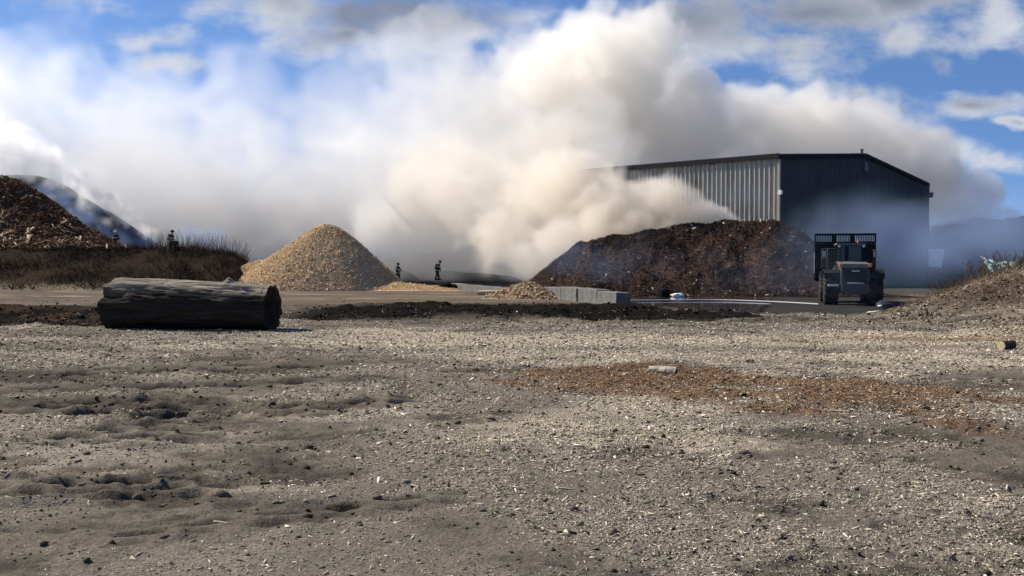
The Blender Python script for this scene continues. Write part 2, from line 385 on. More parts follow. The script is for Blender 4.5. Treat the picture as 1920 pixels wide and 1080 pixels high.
def ground_scatter():
    n = 760000
    y = 3.6*np.exp(RNG.random(n)*math.log(31/3.6)); x = RNG.uniform(-1, 1, n)*(.60*y+1.2)
    M = masks(x, y); _, tm = track_field(x, y)
    smooth_left = ss(.2, -1.8, x+.28*(y-6.0))*ss(11, 8, y)      # bare packed dirt at left
    keep = (.66+.75*M['pale']-.5*M['dark']-1.25*tm+1.0*M['n2']+.8*M['n1']+M['red']*.9)*(1-.68*smooth_left)*(1-.93*M['mud'])*(1-.95*M['basin'])
    k = RNG.random(n) < keep
    x, y = x[k], y[k]; M = masks(x, y); n = len(x)
    z = ground_z(x, y)
    e = .02; nx = -(ground_z(x+e, y)-z)/e; ny = -(ground_z(x, y+e)-z)/e
    Nn = np.stack([nx, ny, np.ones(n)], 1)
    sc = (y/5)**.62
    L = np.exp(RNG.normal(-4.40, .5, n))*sc; L = np.clip(L, .006, .09)
    Wd = L*RNG.uniform(.14, .45, n); Th = Wd*RNG.uniform(.25, .6, n)
    w = np.stack([np.full(n, 1.0), np.full(n, 1.2), .5+.6*M['pale'], 1.2-.5*M['pale'], np.full(n, .9), .9+.9*M['dark'], np.full(n, 1.2), .22+.25*M['pale']], 1)
    cw = np.cumsum(w, 1); cw /= cw[:, -1:]
    C = PAL[(RNG.random((n, 1)) > cw).sum(1)]
    isr = RNG.random(n) < M['red']*.86
    C = np.where(isr[:, None], RED[RNG.integers(0, len(RED), n)], C)
    rb = (ss(.12, .7, macro(x, y))*ss(9, 12, x)) > RNG.random(n)
    C = np.where(rb[:, None], C*np.array([.95, .85, .72]), C)
    C = C*RNG.uniform(.75, 1.2, (n, 1))
    o = chips('wood_chips', np.stack([x, y, z], 1), Nn, L, Wd, Th, C, M_CHIP, tilt=.3)
    tag(o, 'pale and reddish wood chips littered over the yard dirt', 'wood chips', kind='stuff')
    # dark clods and bark crumbs
    n = 17000
    y = 3.8*np.exp(RNG.random(n)*math.log(40/3.8)); x = RNG.uniform(-1, 1, n)*(.60*y+1)
    M = masks(x, y); _, tm = track_field(x, y)
    k = RNG.random(n) < (.12+.55*M['dark']+.35*tm+.9*M['mud'])*(1-M['basin'])
    x, y = x[k], y[k]; n = len(x); M = masks(x, y)
    s = np.clip(np.exp(RNG.normal(-4.95, .5, n))*(y/5)**.75, .004, .032)*(1+.5*M['mud'])
    ico = bmesh.new(); bmesh.ops.create_icosphere(ico, subdivisions=1, radius=1)
    iv = np.array([v.co[:] for v in ico.verts]); jf = np.array([[v.index for v in f.verts] for f in ico.faces]); ico.free()
    j = 1+.33*RNG.standard_normal((n, len(iv), 1))
    V = iv[None]*j*s[:, None, None]*np.stack([RNG.uniform(.8, 1.6, n), RNG.uniform(.8, 1.4, n), RNG.uniform(.6, 1.1, n)], 1)[:, None, :]
    V = V+np.stack([x, y, ground_z(x, y)+s*.15], 1)[:, None, :]
    Ff = (jf[None]+(np.arange(n)*len(iv))[:, None, None]).reshape(-1, 3)
    C = np.array([[.085, .068, .052]])*RNG.uniform(.4, 1.8, (n, 1)); C = np.where((M['mud'] > .3)[:, None], C*.22, C)
    o = np_mesh('dirt_clods', V.reshape(-1, 3), Ff, M_MULCH, tint=np.repeat(C, len(iv), 0))
    tag(o, 'dark crumbs of earth and bark in the wheel ruts', 'dirt clods', kind='stuff')
ground_scatter()
def bank_scatter():
    n = 40000; y = RNG.uniform(17.5, 31.5, n); x = RNG.uniform(9, 21, n)
    k = (macro(x, y) > .06) & (RNG.random(n) < np.clip(.6+.7*fb(x, y, 1.4, 3, 301), .08, 1)); x, y = x[k], y[k]; n = len(x)
    z = ground_z(x, y); e = .05; Nn = np.stack([-(ground_z(x+e, y)-z)/e, -(ground_z(x, y+e)-z)/e, np.ones(n)], 1)
    L = np.clip(np.exp(RNG.normal(-3.0, .5, n)), .02, .2); Wd = L*RNG.uniform(.15, .5, n); Th = Wd*RNG.uniform(.3, .8, n)
    P_ = np.array([[.10, .068, .042], [.15, .10, .06], [.055, .04, .03], [.21, .16, .105], [.30, .25, .18], [.04, .03, .025], [.12, .06, .03]])
    C = P_[RNG.integers(0, len(P_), n)]*RNG.uniform(.7, 1.25, (n, 1))
    pale_ = ss(.05, .4, fb(x, y, 1.3, 4, 84))[:, None]; C = .8*C*(1+.6*pale_)
    o = chips('bark_litter', np.stack([x, y, z], 1), Nn, L, Wd, Th, C, M_MULCH, tilt=.5)
    tag(o, 'brown and pale bark litter covering the right bank', 'bark litter', kind='stuff')
bank_scatter()
print('scatter', time.time()-T0)

# ------------------------------------------------------------------ piles
def pile(name, hf, x0, x1, y0, y1, step, material, colf, label, cat, kind=None, rough_amp=.12, cell=.8, group=None):
    xs = np.arange(x0, x1+step, step); ys = np.arange(y0, y1+step, step)
    X, Y = np.meshgrid(xs, ys)
    H = hf(X, Y); g = macro(X, Y)
    up = np.clip((H-g)*2, 0, 1)
    Z = H+up*(rough_amp*fb(X, Y, cell, 5, 101, .6))
    keep = H > g-.12
    Z = np.maximum(Z, g-.6)
    nr, nc = X.shape; i = np.arange(nr*nc).reshape(nr, nc)
    fk = (keep[:-1, :-1] | keep[1:, :-1] | keep[:-1, 1:] | keep[1:, 1:])
    F4 = np.stack([i[:-1, :-1], i[:-1, 1:], i[1:, 1:], i[1:, :-1]], -1)[fk]
    used = np.unique(F4); remap = np.full(nr*nc, -1); remap[used] = np.arange(len(used))
    V = np.stack([X, Y, Z], -1).reshape(-1, 3)[used]; c = colf(X, Y, Z).reshape(-1, 3)[used]
    o = np_mesh(name, V, remap[F4], material, tint=c, smooth=True)
    # origin at the base of the pile
    b = Vector((float(V[:, 0].mean()), float(V[:, 1].mean()), float(V[:, 2].min())))
    o.data.transform(Matrix.Translation(-b)); o.location = b
    tag(o, label, cat, group, kind)
    fn = lambda x, y: hf(x, y)+np.clip((hf(x, y)-macro(x, y))*2, 0, 1)*(rough_amp*fb(x, y, cell, 5, 101, .6))
    return o, fn
def pile_chips(name, fn, hf, x0, x1, y0, y1, n, Lm, pal, label, cat, front=True, gate=None, parent=None, thk=.4, wr=(.2, .6)):
    x = RNG.uniform(x0, x1, n); y = RNG.uniform(y0, y1, n)
    k = hf(x, y) > macro(x, y)+.03
    if gate is not None: k &= RNG.random(n) < gate(x, y)
    x, y = x[k], y[k]; z = fn(x, y); e = .08
    Nn = np.stack([-(fn(x+e, y)-z)/e, -(fn(x, y+e)-z)/e, np.ones(len(x))], 1)
    m = len(x); L = np.clip(np.exp(RNG.normal(math.log(Lm), .45, m)), Lm*.4, Lm*4)
    Wd = L*RNG.uniform(wr[0], wr[1], m); Th = Wd*RNG.uniform(.3, .9, m)*thk*2
    C = pal[RNG.integers(0, len(pal), m)]*RNG.uniform(.7, 1.25, (m, 1))
    o = chips(name, np.stack([x, y, z], 1), Nn, L, Wd, Th, C, M_MULCH, tilt=.5)
    tag(o, label, cat, kind='stuff'); return o
def ridge(xs, zs, yt, yc, yb, ye, base, wob=.8, seed=0, az=False):
    """a heap: crest height given along x, front toe yt, crest yc..yb, back toe ye"""
    def f(x, y):
        xa = np.where(y > yc, x*yc/y, x) if az else x
        h = np.interp(xa+wob*.5*fb(x, y, 3, 3, 120+seed), xs, zs)
        yy = y+wob*fb(x, y, 3.2, 3, 130+seed)
        t = np.minimum(np.clip((yy-yt)/(yc-yt), -.3, 1), np.clip((ye-yy)/(ye-yb), -.3, 1))
        t = np.where(t > .75, .75+.25*np.sin((t-.75)/.25*math.pi/2)*.98, t)
        return base+(h-base)*t
    return f
M_PILE = mat('heap_surface', attr=True, rough=.92, nscale=3.2, namt=.5, bump=.10, bscale=7, detail=12)
M_FINE = mat('chip_surface', attr=True, rough=.88, nscale=9, namt=.4, bump=.05, bscale=22)

# the burning heap in front of the warehouse
hb = ridge([.6, 1.7, 2.9, 4.6, 5.7, 8.4, 10.7, 13.4, 16.4, 18.0, 19.5, 20.8, 22.4, 23.4], [-.5, .45, 1.6, 2.75, 3.05, 3.5, 3.85, 4.3, 4.42, 4.38, 3.85, 2.95, .8, -.5], 56.5, 64.5, 70, 78, -.45, .7, 1)
def col_burn(x, y, z):
    c = np.zeros(x.shape+(3,))+np.array([.062, .038, .027])
    c = mixc(c, [.086, .052, .037], ss(.0, .4, fb(x, y, 1.3, 4, 141)))
    c = mixc(c, [.02, .019, .019], ss(-.1, .4, fb(x, y, 2.6, 4, 145))*.9)
    c = mixc(c, [.014, .014, .015], ss(12.5, 8.5, x+1.5*fb(x, y, 2, 3, 146))*ss(2.2, 3.2, z)*.95)
    c = mixc(c, [.016, .016, .017], ss(15.9, 14.5, x)*ss(3.2, 3.9, z)*.9)
    return mixc(c, [.16, .155, .15], ss(.42, .6, fb(x, y, .9, 4, 149))*.55)
burn, burn_f = pile('burning_mulch_heap', hb, 0, 24.5, 55, 79, .13, M_PILE, col_burn, 'wide smouldering heap of red brown mulch with blackened crest before the warehouse', 'mulch heap', rough_amp=.55, cell=1.7)
PB = np.array([[.065, .038, .027], [.085, .05, .035], [.042, .029, .024], [.028, .022, .02], [.13, .085, .055], [.05, .03, .022], [.018, .016, .016]])
pile_chips('mulch_scraps', burn_f, hb, .5, 24, 55.5, 68, 170000, .052, PB, 'bark and scraps over the smouldering brown heap', 'mulch scraps', thk=.5)
pile_chips('pale_scraps', burn_f, hb, 2, 24, 55.5, 67, 300, .14, np.array([[.36, .33, .3], [.26, .22, .18], [.48, .46, .43]]), 'pale scraps of wood and ash showing on the brown heap', 'wood scraps')

# big left heap of mulch with long splinters
hl = ridge([-60, -41, -37.3, -35.7, -33, -30.7, -28.4, -26.6, -25.5], [8.6, 8.2, 7.85, 7.5, 5.85, 4.1, 2.75, 2.3, 1.8], 59.0, 68, 71, 82, 2.0, .5, 2, True)
def col_left(x, y, z):
    c = np.zeros(x.shape+(3,))+np.array([.115, .06, .034])
    c = mixc(c, [.18, .086, .044], ss(.0, .4, fb(x, y, 1.2, 4, 151)))
    return mixc(c, [.025, .017, .014], ss(-.05, .4, fb(x, y, 1.9, 4, 155))*.85)
lp, lp_f = pile('bark_mulch_heap', hl, -56, -24.5, 58, 87, .16, M_PILE, col_left, 'tall red brown heap of bark mulch with long pale splinters at the left', 'mulch heap', rough_amp=.22, cell=1.0)
PL = 1.7*np.array([[.10, .056, .034], [.08, .044, .027], [.05, .029, .02], [.028, .019, .015], [.15, .095, .058], [.065, .037, .024]])
pile_chips('bark_scraps', lp_f, hl, -44, -24.8, 58.5, 72, 110000, .078, PL, 'red brown bark scraps covering the left heap', 'mulch scraps', thk=.5)
pile_chips('pale_splinters', lp_f, hl, -44, -25.5, 58.6, 70, 6500, .46, np.array([[.44, .34, .22], [.36, .27, .17], [.55, .46, .33]]), 'pale wood splinters strewn over the left bark heap', 'splinters',
           gate=lambda x, y: np.clip(1.0-(y-59.5)/9.0, .02, 1)*np.clip(.4+1.4*fb(x, y, 2, 2, 160), 0, 1), wr=(.07, .2), thk=.3)

# charred heap behind it, smoking
hd = ridge([-70, -43, -41.6, -39.3, -37.4, -35.3, -33.7, -32.7, -31.2, -30], [9.6, 9.5, 9.2, 8.0, 6.65, 5.4, 4.3, 3.6, 2.4, 1.5], 77, 85, 92, 104, 2.0, .5, 3, True)
def col_char(x, y, z):
    c = np.zeros(x.shape+(3,))+np.array([.03, .027, .027])
    return mixc(c, [.06, .05, .045], ss(.05, .5, fb(x, y, 1.5, 4, 171)))
ch, ch_f = pile('charred_heap', hd, -66, -28.5, 75, 105, .3, M_PILE, col_char, 'blackened smoking heap behind the left bark heap', 'mulch heap', rough_amp=.3, cell=1.5)

# golden wood chip cone with its low left shoulder
def hc(x, y):
    w = .25*fb(x, y, 2.2, 3, 180)
    d1 = np.sqrt((x+11.0)**2+((y-57)*1.0)**2); d1 = np.sqrt(d1**2+.5)
    a = 4.55-(.97-.27*ss(.25, -.95, (x+11.0)/d1))*d1+w*.5
    d2 = np.sqrt(((x+15.0)*.72)**2+((y-57.2)*1.0)**2); d2 = np.sqrt(d2**2+.5)
    b = 2.25-.6*d2+w*.4
    d3 = np.sqrt(((x+7.2)*.42)**2+((y-55.2)*1.0)**2)
    c = .46-.24*d3+w*.3
    k = .25
    m = np.maximum(a, b)+np.maximum(0, k-np.abs(a-b))**2/(4*k)
    m = np.maximum(m, c)+np.maximum(0, k-np.abs(m-c))**2/(4*k)
    return m
def col_chip(x, y, z):
    c = np.zeros(x.shape+(3,))+np.array([.60, .43, .27])
    return mixc(c, [.46, .32, .19], ss(-.1, .5, fb(x, y, 1.6, 4, 191))*.8)
cp, cp_f = pile('wood_chip_pile', hc, -19.5, -.5, 49.5, 64, .09, M_FINE, col_chip, 'golden cone of fresh wood chips with a low shoulder on its left', 'wood chip pile', rough_amp=.06, cell=.5)
PC = np.array([[.66, .49, .32], [.60, .44, .27], [.74, .58, .40], [.50, .36, .21], [.40, .28, .17], [.78, .65, .48], [.3, .2, .12]])*np.array([1.0, .93, .80])
pile_chips('chip_layer', cp_f, hc, -19.4, -1, 50, 61, 240000, .042, PC, 'coarse golden chips lying over the chip cone', 'wood chips', thk=.5)
# smaller pile against the concrete blocks
def hs(x, y):
    d = np.sqrt(((x-.75)*.95)**2+((y-42.2)*.9)**2); return .82-.42*np.sqrt(d*d+.08)+.12*fb(x, y, .9, 3, 195)+np.minimum(0, row_x(y)-.25-x)*.9
def col_small(x, y, z):
    c = np.zeros(x.shape+(3,))+np.array([.30, .225, .15]); return mixc(c, [.2, .145, .1], ss(-.1, .5, fb(x, y, .8, 3, 197))*.8)
sp, sp_f = pile('wood_chip_pile', hs, -2.5, 4, 38.5, 46, .06, M_FINE, col_small, 'small low heap of pale chips lying against the concrete blocks', 'wood chip pile', rough_amp=.05, cell=.4)
pile_chips('chip_layer', sp_f, hs, -2.5, 4, 38.5, 45, 14000, .07, PC*np.array([.55, .57, .6]), 'loose chips on the small pile beside the concrete blocks', 'wood chips', thk=.5)
# dark heap at far right, low heaps in the smoke
hr = ridge([48, 51, 54.5, 57, 60, 62, 65, 70, 90], [-.5, 2.2, 5.0, 6.2, 7.0, 7.6, 7.3, 7.9, 8.4], 113, 124, 132, 145, -.4, .9, 5)
pile('dark_heap', hr, 47, 88, 110, 147, .4, M_PILE, col_char, 'dark smoke veiled heap beyond the warehouse at right', 'mulch heap', rough_amp=.5, cell=2)
hm = ridge([-21, -17, -12, -7, -4, -1], [-.5, 1.5, 2.4, 2.9, 2.2, -.5], 102, 110, 116, 124, -.4, .9, 6)
pile('grey_heap', hm, -22, 1, 99, 126, .4, M_PILE, lambda x, y, z: col_char(x, y, z)*1.6, 'grey heap half lost in the smoke behind the two firefighters', 'mulch heap', rough_amp=.35, cell=2)
hm2 = ridge([-15, -13.8, -12.2, -10.6, -9.2], [-.5, .35, 1.0, .5, -.5], 95.5, 97.5, 98.5, 100.5, -.4, .3, 7)
pile('low_heap', hm2, -16, -8, 94.5, 101.5, .2, M_PILE, col_char, 'low dark heap between the two standing firefighters', 'mulch heap', rough_amp=.15, cell=.8)
hm3 = ridge([-8.2, -7.2, -5, -2, 0, 1.4], [-.5, .75, .55, .3, .15, -.5], 95.5, 97.5, 98.5, 100.5, -.4, .3, 8)
pile('low_heap', hm3, -9, 2, 94.5, 101.5, .2, M_PILE, col_char, 'long low dark heap right of the bending firefighter', 'mulch heap', rough_amp=.15, cell=.8)
print('piles', time.time()-T0)

# ------------------------------------------------------------------ vegetation
M_STEM = mat('dry_stem', attr=True, rough=.85, nscale=30, namt=.2)
def weeds():
    n = 26000
    xl = RNG.uniform(-42, -15.2, n); y = RNG.uniform(50.5, 62, n); x = xl*y/58
    k = (RNG.random(n) < np.clip(.5+1.1*fb(x, y, 1.6, 3, 201), .05, 1)) & (macro(x, y) > .12)
    x, y = x[k], y[k]; n = len(x); z = macro(x, y)-.04
    D = np.stack([RNG.normal(.1, .6, n), RNG.normal(-.35, .5, n), RNG.uniform(.35, 1, n)], 1)
    C = np.array([[.032, .024, .018], [.066, .05, .034], [.018, .014, .011], [.026, .018, .014]])[RNG.integers(0, 4, n)]*RNG.uniform(.6, 1.3, (n, 1))
    o = blades('weeds', np.stack([x, y, z], 1), D, RNG.uniform(.2, .6, n), RNG.uniform(.008, .018, n), C, M_STEM, .6)
    tag(o, 'matted dead weeds on the face of the left bank', 'weeds', kind='stuff')
    n = 620
    px = np.concatenate([RNG.uniform(275, 490, n), RNG.normal(400, 35, 160)]); n = len(px)
    y = RNG.uniform(58.5, 66, n); x = (px-960)/F*y; z = macro(x, y)-.05
    D = np.stack([RNG.normal(.12, .16, n), RNG.normal(0, .12, n), np.ones(n)], 1)
    C = np.array([[.24, .21, .16]])*RNG.uniform(.35, 1.1, (n, 1))
    o = blades('dry_grass', np.stack([x, y, z], 1), D, RNG.uniform(.4, 1.5, n), RNG.uniform(.007, .014, n), C, M_STEM, .25)
    tag(o, 'tall pale dead grass standing along the crest of the left bank', 'dry grass', kind='stuff')
weeds()
def bush_mesh(name, seed, h):
    r = np.random.default_rng(seed); P, D, L, W = [], [], [], []
    def grow(p, d, l, w, lev):
        P.append(p); D.append(d); L.append(l); W.append(w)
        if lev == 0: return
        for k in range(r.integers(3, 5)):
            t = r.uniform(.3, .95); nd = d+r.normal(0, .42, 3)+np.array([0, 0, .12]); nd /= np.linalg.norm(nd)
            grow(p+d*l*t, nd, l*r.uniform(.4, .65), w*.6, lev-1)
    for k in range(8):
        d = np.array([r.normal(0, .42), r.normal(0, .42), 1.0]); d /= np.linalg.norm(d)
        grow(np.array([r.normal(0, .10), r.normal(0, .10), -.08]), d, h*r.uniform(.5, .9), .011, 2)
    n = len(P)
    o = blades(name, np.array(P), np.array(D), np.array(L), np.array(W), np.array([[.085, .06, .042]])*r.uniform(.6, 1.5, (n, 1)), M_STEM, .08)
    return o
BUSH = [bush_mesh('dry_bush', 5+k, h) for k, h in enumerate((1.0, .8, .65))]
spots = [(1762, 30, 1, .8, 'small bare bush lowest on the right bank, nearest the loader'), (1785, 30.5, 2, .95, 'sparse bare bush second from the loader on the right bank'),
         (1806, 31, 0, .78, 'tall thin bare bush third up from the loader on the right bank'), (1824, 30, 1, 1.0, 'bushy bare shrub on the bank just left of the white scraps'),
         (1846, 31, 0, .95, 'dense bare bush in front of the white scraps on the bank'), (1866, 30, 1, 1.05, 'leaning bare bush just left of the green sheeting'),
         (1886, 31, 0, .9, 'tall bare bush in front of the middle of the green sheeting'), (1904, 30, 2, 1.1, 'low bare bush below the right end of the green sheeting'),
         (1916, 30, 1, .7, 'bare bush at the right edge of the picture on the bank top'), (1846, 26.5, 2, .55, 'tiny dry sprig alone on the open face of the right bank')]
for i, (px, d, v, s, lab) in enumerate(spots):
    first = not BUSH[v].get('label')
    o = BUSH[v] if first else BUSH[v].copy()
    if not first: COL.objects.link(o)
    x = (px-960)/F*d
    o.location = (x, d, float(ground_z(np.array([x]), np.array([d]))[0])-.02); o.scale = (s, s, s); o.rotation_euler = (0, R(random.uniform(-8, 8)), random.uniform(0, 6.28))
    tag(o, lab, 'bush', 'bare bushes on the right bank')
def bank_grass():
    n = 900; px = RNG.uniform(1690, 1925, n); y = RNG.uniform(28.5, 32, n); x = (px-960)/F*y; z = ground_z(x, y)-.02
    D = np.stack([RNG.normal(.15, .3, n), RNG.normal(0, .3, n), np.ones(n)], 1)
    C = np.array([[.16, .12, .075]])*RNG.uniform(.4, 1.2, (n, 1))
    o = blades('dead_grass', np.stack([x, y, z], 1), D, RNG.uniform(.1, .42, n), RNG.uniform(.003, .006, n), C, M_STEM, .3)
    tag(o, 'thin brown dead grass along the top of the right bank', 'dead grass', kind='stuff')
bank_grass()

# ------------------------------------------------------------------ big log
def big_log():
    m = mat('weathered_wood', attr=True, rough=.85, nscale=5, namt=.5, stretch=(.35, 2.2, 2.2), bump=.035, bscale=9)
    A = np.array([-9.80, 22.95]); B = np.array([-5.72, 22.2]); Lg = np.linalg.norm(B-A)
    nu, nv = 220, 160
    u = np.linspace(0, 1, nu)[:, None]; v = np.linspace(0, 2*math.pi, nv, endpoint=False)[None]
    rad = .70-.14*u**.8+0*v
    cs, sn = np.cos(v), np.sin(v)             # sn = up, cos = away from the camera
    X = u*Lg+0*v
    def pn(c1, c2, o, sd):                    # noise periodic round the trunk
        return fb(u*Lg/c1+3.1*cs, u*Lg/c1*.3+3.1*sn+7*sd, c2, o, sd)
    rad = rad*(1+.09*pn(1.6, 2.2, 3, 3))+.05*pn(2.6, .5, 5, 7)-.045*np.clip(pn(1.1, .8, 3, 17)*2.2, 0, 1)
    gro = np.abs(fb(u*Lg*.25+0*v, v*9+.35*np.sin(u*9), 1.0, 3, 11)); rad = rad-.04*np.exp(-(gro/.07)**2)*ss(1.0, .93, u)
    rad = rad-.016*np.abs(fb(u*Lg*.6+0*v, v*26, 1.0, 2, 12))*ss(1.0, .95, u)
    rad = rad+.11*np.exp(-((u-.735)/.022)**2-((v-1.62)/.14)**2)             # branch stub on top
    rad = rad+.03*np.exp(-((u-.74)/.05)**2-((v-1.6)/.3)**2)
    rad = rad-.10*np.exp(-((u-.50)/.014)**2-((v-2.55)/.05)**2)-.09*np.exp(-((u-.9)/.03)**2-((v-2.2)/.05)**2)
    rad = rad-.24*ss(.22, .03, u)*np.exp(-((v-2.75)/.3)**2)                 # torn notch at the broken left end
    rad = rad-.10*ss(.1, .0, u)*np.exp(-((v-2.0)/.35)**2)
    rad = rad-.012*ss(.965, .975, u)*ss(.99, .98, u)                        # saw kerf round the right end
    Yl = -cs*rad*-1; Zl = sn*rad
    X = X+np.where(u < .02, .10*fb(v*2+0*u, 0*v+0*u+2, .5, 3, 21), 0)+np.where(u > .98, .02*fb(v*3+0*u, 0*v+0*u+5, .5, 3, 22), 0)
    Zl = Zl+.66+.0*u
    Zl = np.maximum(Zl, -.06)
    Vb = np.stack([X, Yl, Zl], -1).reshape(-1, 3)
    i = np.arange(nu*nv).reshape(nu, nv); j = np.roll(i, -1, 1)
    F4 = [np.stack([i[:-1], i[1:], j[1:], j[:-1]], -1).reshape(-1, 4)]
    c = np.zeros((nu, nv, 3))+np.array([.215, .185, .148]); c *= (1+.6*fb(u*Lg*.4+0*v, v*7, 1, 4, 31))[..., None]
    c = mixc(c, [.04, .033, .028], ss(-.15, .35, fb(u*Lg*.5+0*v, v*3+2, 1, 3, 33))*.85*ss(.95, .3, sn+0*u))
    c = mixc(c, [.013, .011, .0105], ss(.80, .3, sn+.35*fb(u*Lg*.8+0*v, v*3, 1, 3, 35))*.9)  # shade painted in: sides and underside near black, the lit top stays pale
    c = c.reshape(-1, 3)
    Vs, cs_ = [Vb], [c]; base = nu*nv; faces = F4
    for e, (row, sgn) in enumerate(((0, -1), (nu-1, 1))):                   # end faces: rings sinking to a rotten centre
        prev = i[row]
        for q, (f, dp) in enumerate(((.93, .0), (.8, -.05), (.55, -.12), (.25, -.15), (.03, -.16))):
            ring = Vb.reshape(nu, nv, 3)[row].copy(); ctr = ring.mean(0)
            ring = ctr+(ring-ctr)*f; ring[:, 0] += sgn*dp+.03*RNG.standard_normal(nv)*(q > 0)
            Vs.append(ring); cs_.append(np.tile([[.06, .05, .04]] if q == 0 else [[.045, .036, .03]], (nv, 1))*RNG.uniform(.6, 1.3, (nv, 1)))
            cur = np.arange(base, base+nv); base += nv
            a, b = prev, cur; a1, b1 = np.roll(a, -1), np.roll(b, -1)
            faces.append(np.stack([a, a1, b1, b] if sgn > 0 else [a, b, b1, a1], -1)); prev = cur
        faces.append(np.stack([prev[0::2][:nv//2-1], prev[1::2][:nv//2-1], np.roll(prev, -2)[0::2][:nv//2-1]], -1))
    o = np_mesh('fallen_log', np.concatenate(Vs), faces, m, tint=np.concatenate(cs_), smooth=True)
    d = B-A; o.location = (A[0], A[1], -.02); o.rotation_euler = (0, R(1.2), math.atan2(d[1], d[0]))
    tag(o, 'huge dark weathered log lying on the dirt with a torn left end', 'log')
big_log()

# ------------------------------------------------------------------ concrete blocks
M_CONC = mat('block_concrete', (.165, .157, .145), .9, nscale=4, namt=.35, bump=.012, bscale=25, hue=(.2, .19, .17))
def rough_block(name, d, bev, m, amp=.02, seed=0, cuts=5):
    b = MB(); b.box((0, 0, d[2]/2), d, bev=bev)
    bmesh.ops.subdivide_edges(b.bm, edges=b.bm.edges[:], cuts=cuts, use_grid_fill=True)
    for v in b.bm.verts:
        v.co += Vector([float(vn(v.co.x*4+k*9+seed, v.co.y*4+v.co.z*5, k+seed)) for k in range(3)])*amp
    return b.build(name, m)
names = ['nearest', 'second', 'third', 'fourth', 'fifth', 'sixth', 'seventh', 'eighth', 'ninth', 'tenth', 'eleventh', 'farthest']
extra = ['at the right end beside the puddle', 'with a chipped corner', 'beside the small chip pile', 'half hidden by the small chip pile', 'behind the small chip pile', 'behind the small chip pile crest', 'at the left edge of the small chip pile', 'behind the yellow log', 'just left of the yellow log', 'near the charred lump', 'beside the charred lump', 'at the left end by the chip cone']
u = np.array([-.363, 1.0]); u /= np.linalg.norm(u); ang = math.atan2(u[1], u[0])
for k in range(12):
    y0 = 36.0+k*1.87*u[1]+random.uniform(-.03, .03); x0 = row_x(y0)
    o = rough_block('concrete_block', (1.8, .6, .6), .025, M_CONC, .012, k)
    o.location = (x0+random.uniform(-.03, .03), y0, float(macro(x0-.4, y0))-.03-(.06 if k == 0 else 0.0 if k < 3 else min(.2, .05*(k-2)))); o.rotation_euler = (R(random.uniform(-1, 1)), R(random.uniform(-1.2, 1.2)), ang+R(random.uniform(-2.5, 2.5)))
    tag(o, f'{names[k]} concrete block of the row, {extra[k]}', 'concrete block', 'concrete blocks in a row')

# ------------------------------------------------------------------ loose pieces
M_WOODP = mat('peeled_wood', (.5, .40, .24), .8, nscale=8, namt=.3, stretch=(.4, 3, 3), bump=.01)
M_WOODG = mat('grey_wood', (.40, .345, .26), .85, nscale=10, namt=.4, stretch=(.4, 3, 3), bump=.006, bscale=40)
M_BARK = mat('dark_bark', (.07, .055, .042), .9, nscale=9, namt=.4, bump=.02)
M_BLACK = mat('black_plastic', (.02, .02, .022), .35, nscale=4, namt=.2, spec=.5)
M_CHARC = mat('charcoal', (.016, .015, .015), .8, nscale=10, namt=.4, bump=.02)
M_WHITE = mat('white_sheet', (.72, .73, .73), .6, nscale=5, namt=.12)
def wood_piece(name, L, r1, r2, m, seed, squash=1.0, branch=None, ends=None):
    b = MB(); seg, nu = 14, 14
    rings = []
    for i in range(nu):
        t = i/(nu-1); ring = []
        for k in range(seg):
            a = 2*math.pi*k/seg; rr = (r1*(1-t)+r2*t)*(1+.16*float(vn(t*4+seed, math.cos(a)*1.5+seed, seed))+.08*float(vn(t*9, a*1.3, seed+2)))
            ring.append(b.bm.verts.new(((t-.5)*L+.03*L*float(vn(a, seed, 5)), rr*math.cos(a), rr*math.sin(a)*squash+.06*L*math.sin(t*3)*.3)))
        rings.append(ring)
    for p, q in zip(rings, rings[1:]):
        for k in range(seg): b.bm.faces.new((p[k], p[(k+1) % seg], q[(k+1) % seg], q[k]))
    b.bm.faces.new(rings[0]); b.bm.faces.new(rings[-1][::-1])
    if branch:
        for (p, q, r_) in branch: b.bar(p, q, r_, 7, r_*.5)
    return b.build(name, m, smooth=False)
def put(o, px, py, lift, rz, lab, cat, d=None, tilt=0, grp=None):
    d = d or 1.65*F/(py-HOR); x = (px-960)/F*d
    o.location = (x, d, float(ground_z(np.array([x]), np.array([d]))[0])+lift); o.rotation_euler = (0, tilt, rz)
    return tag(o, lab, cat, grp)
o = wood_piece('log_chunk', .40, .075, .085, M_WOODG, 3, .85, [((-.15, .02, .05), (-.26, -.09, -.03), .022), ((-.1, .03, .07), (.16, .06, .09), .014)])
put(o, 1243, 706, .055, R(-24), 'short split log chunk with a side branch on the reddish mulch', 'log chunk')
e = MB(); e.sphere((.2, 0, .0), .07, (.12, 1, .85)); ee = e.build('cut_end', M_BARK, o)
o = wood_piece('log_stub', .42, .085, .08, M_BARK, 8, 1.0)
put(o, 1890, 656, .06, R(35), 'short log stub with pale cut end at the foot of the right bank', 'log stub')
e = MB(); e.lathe([(-.222, .01), (-.220, .078), (-.214, .082), (-.205, .07)], 16); e.build('cut_end', M_WOODP, o)
o = wood_piece('peeled_log', 1.5, .12, .13, M_WOODP, 12); put(o, 924, 551, .10, R(-6), 'yellow peeled log lying before the concrete blocks', 'log', d=47.4)
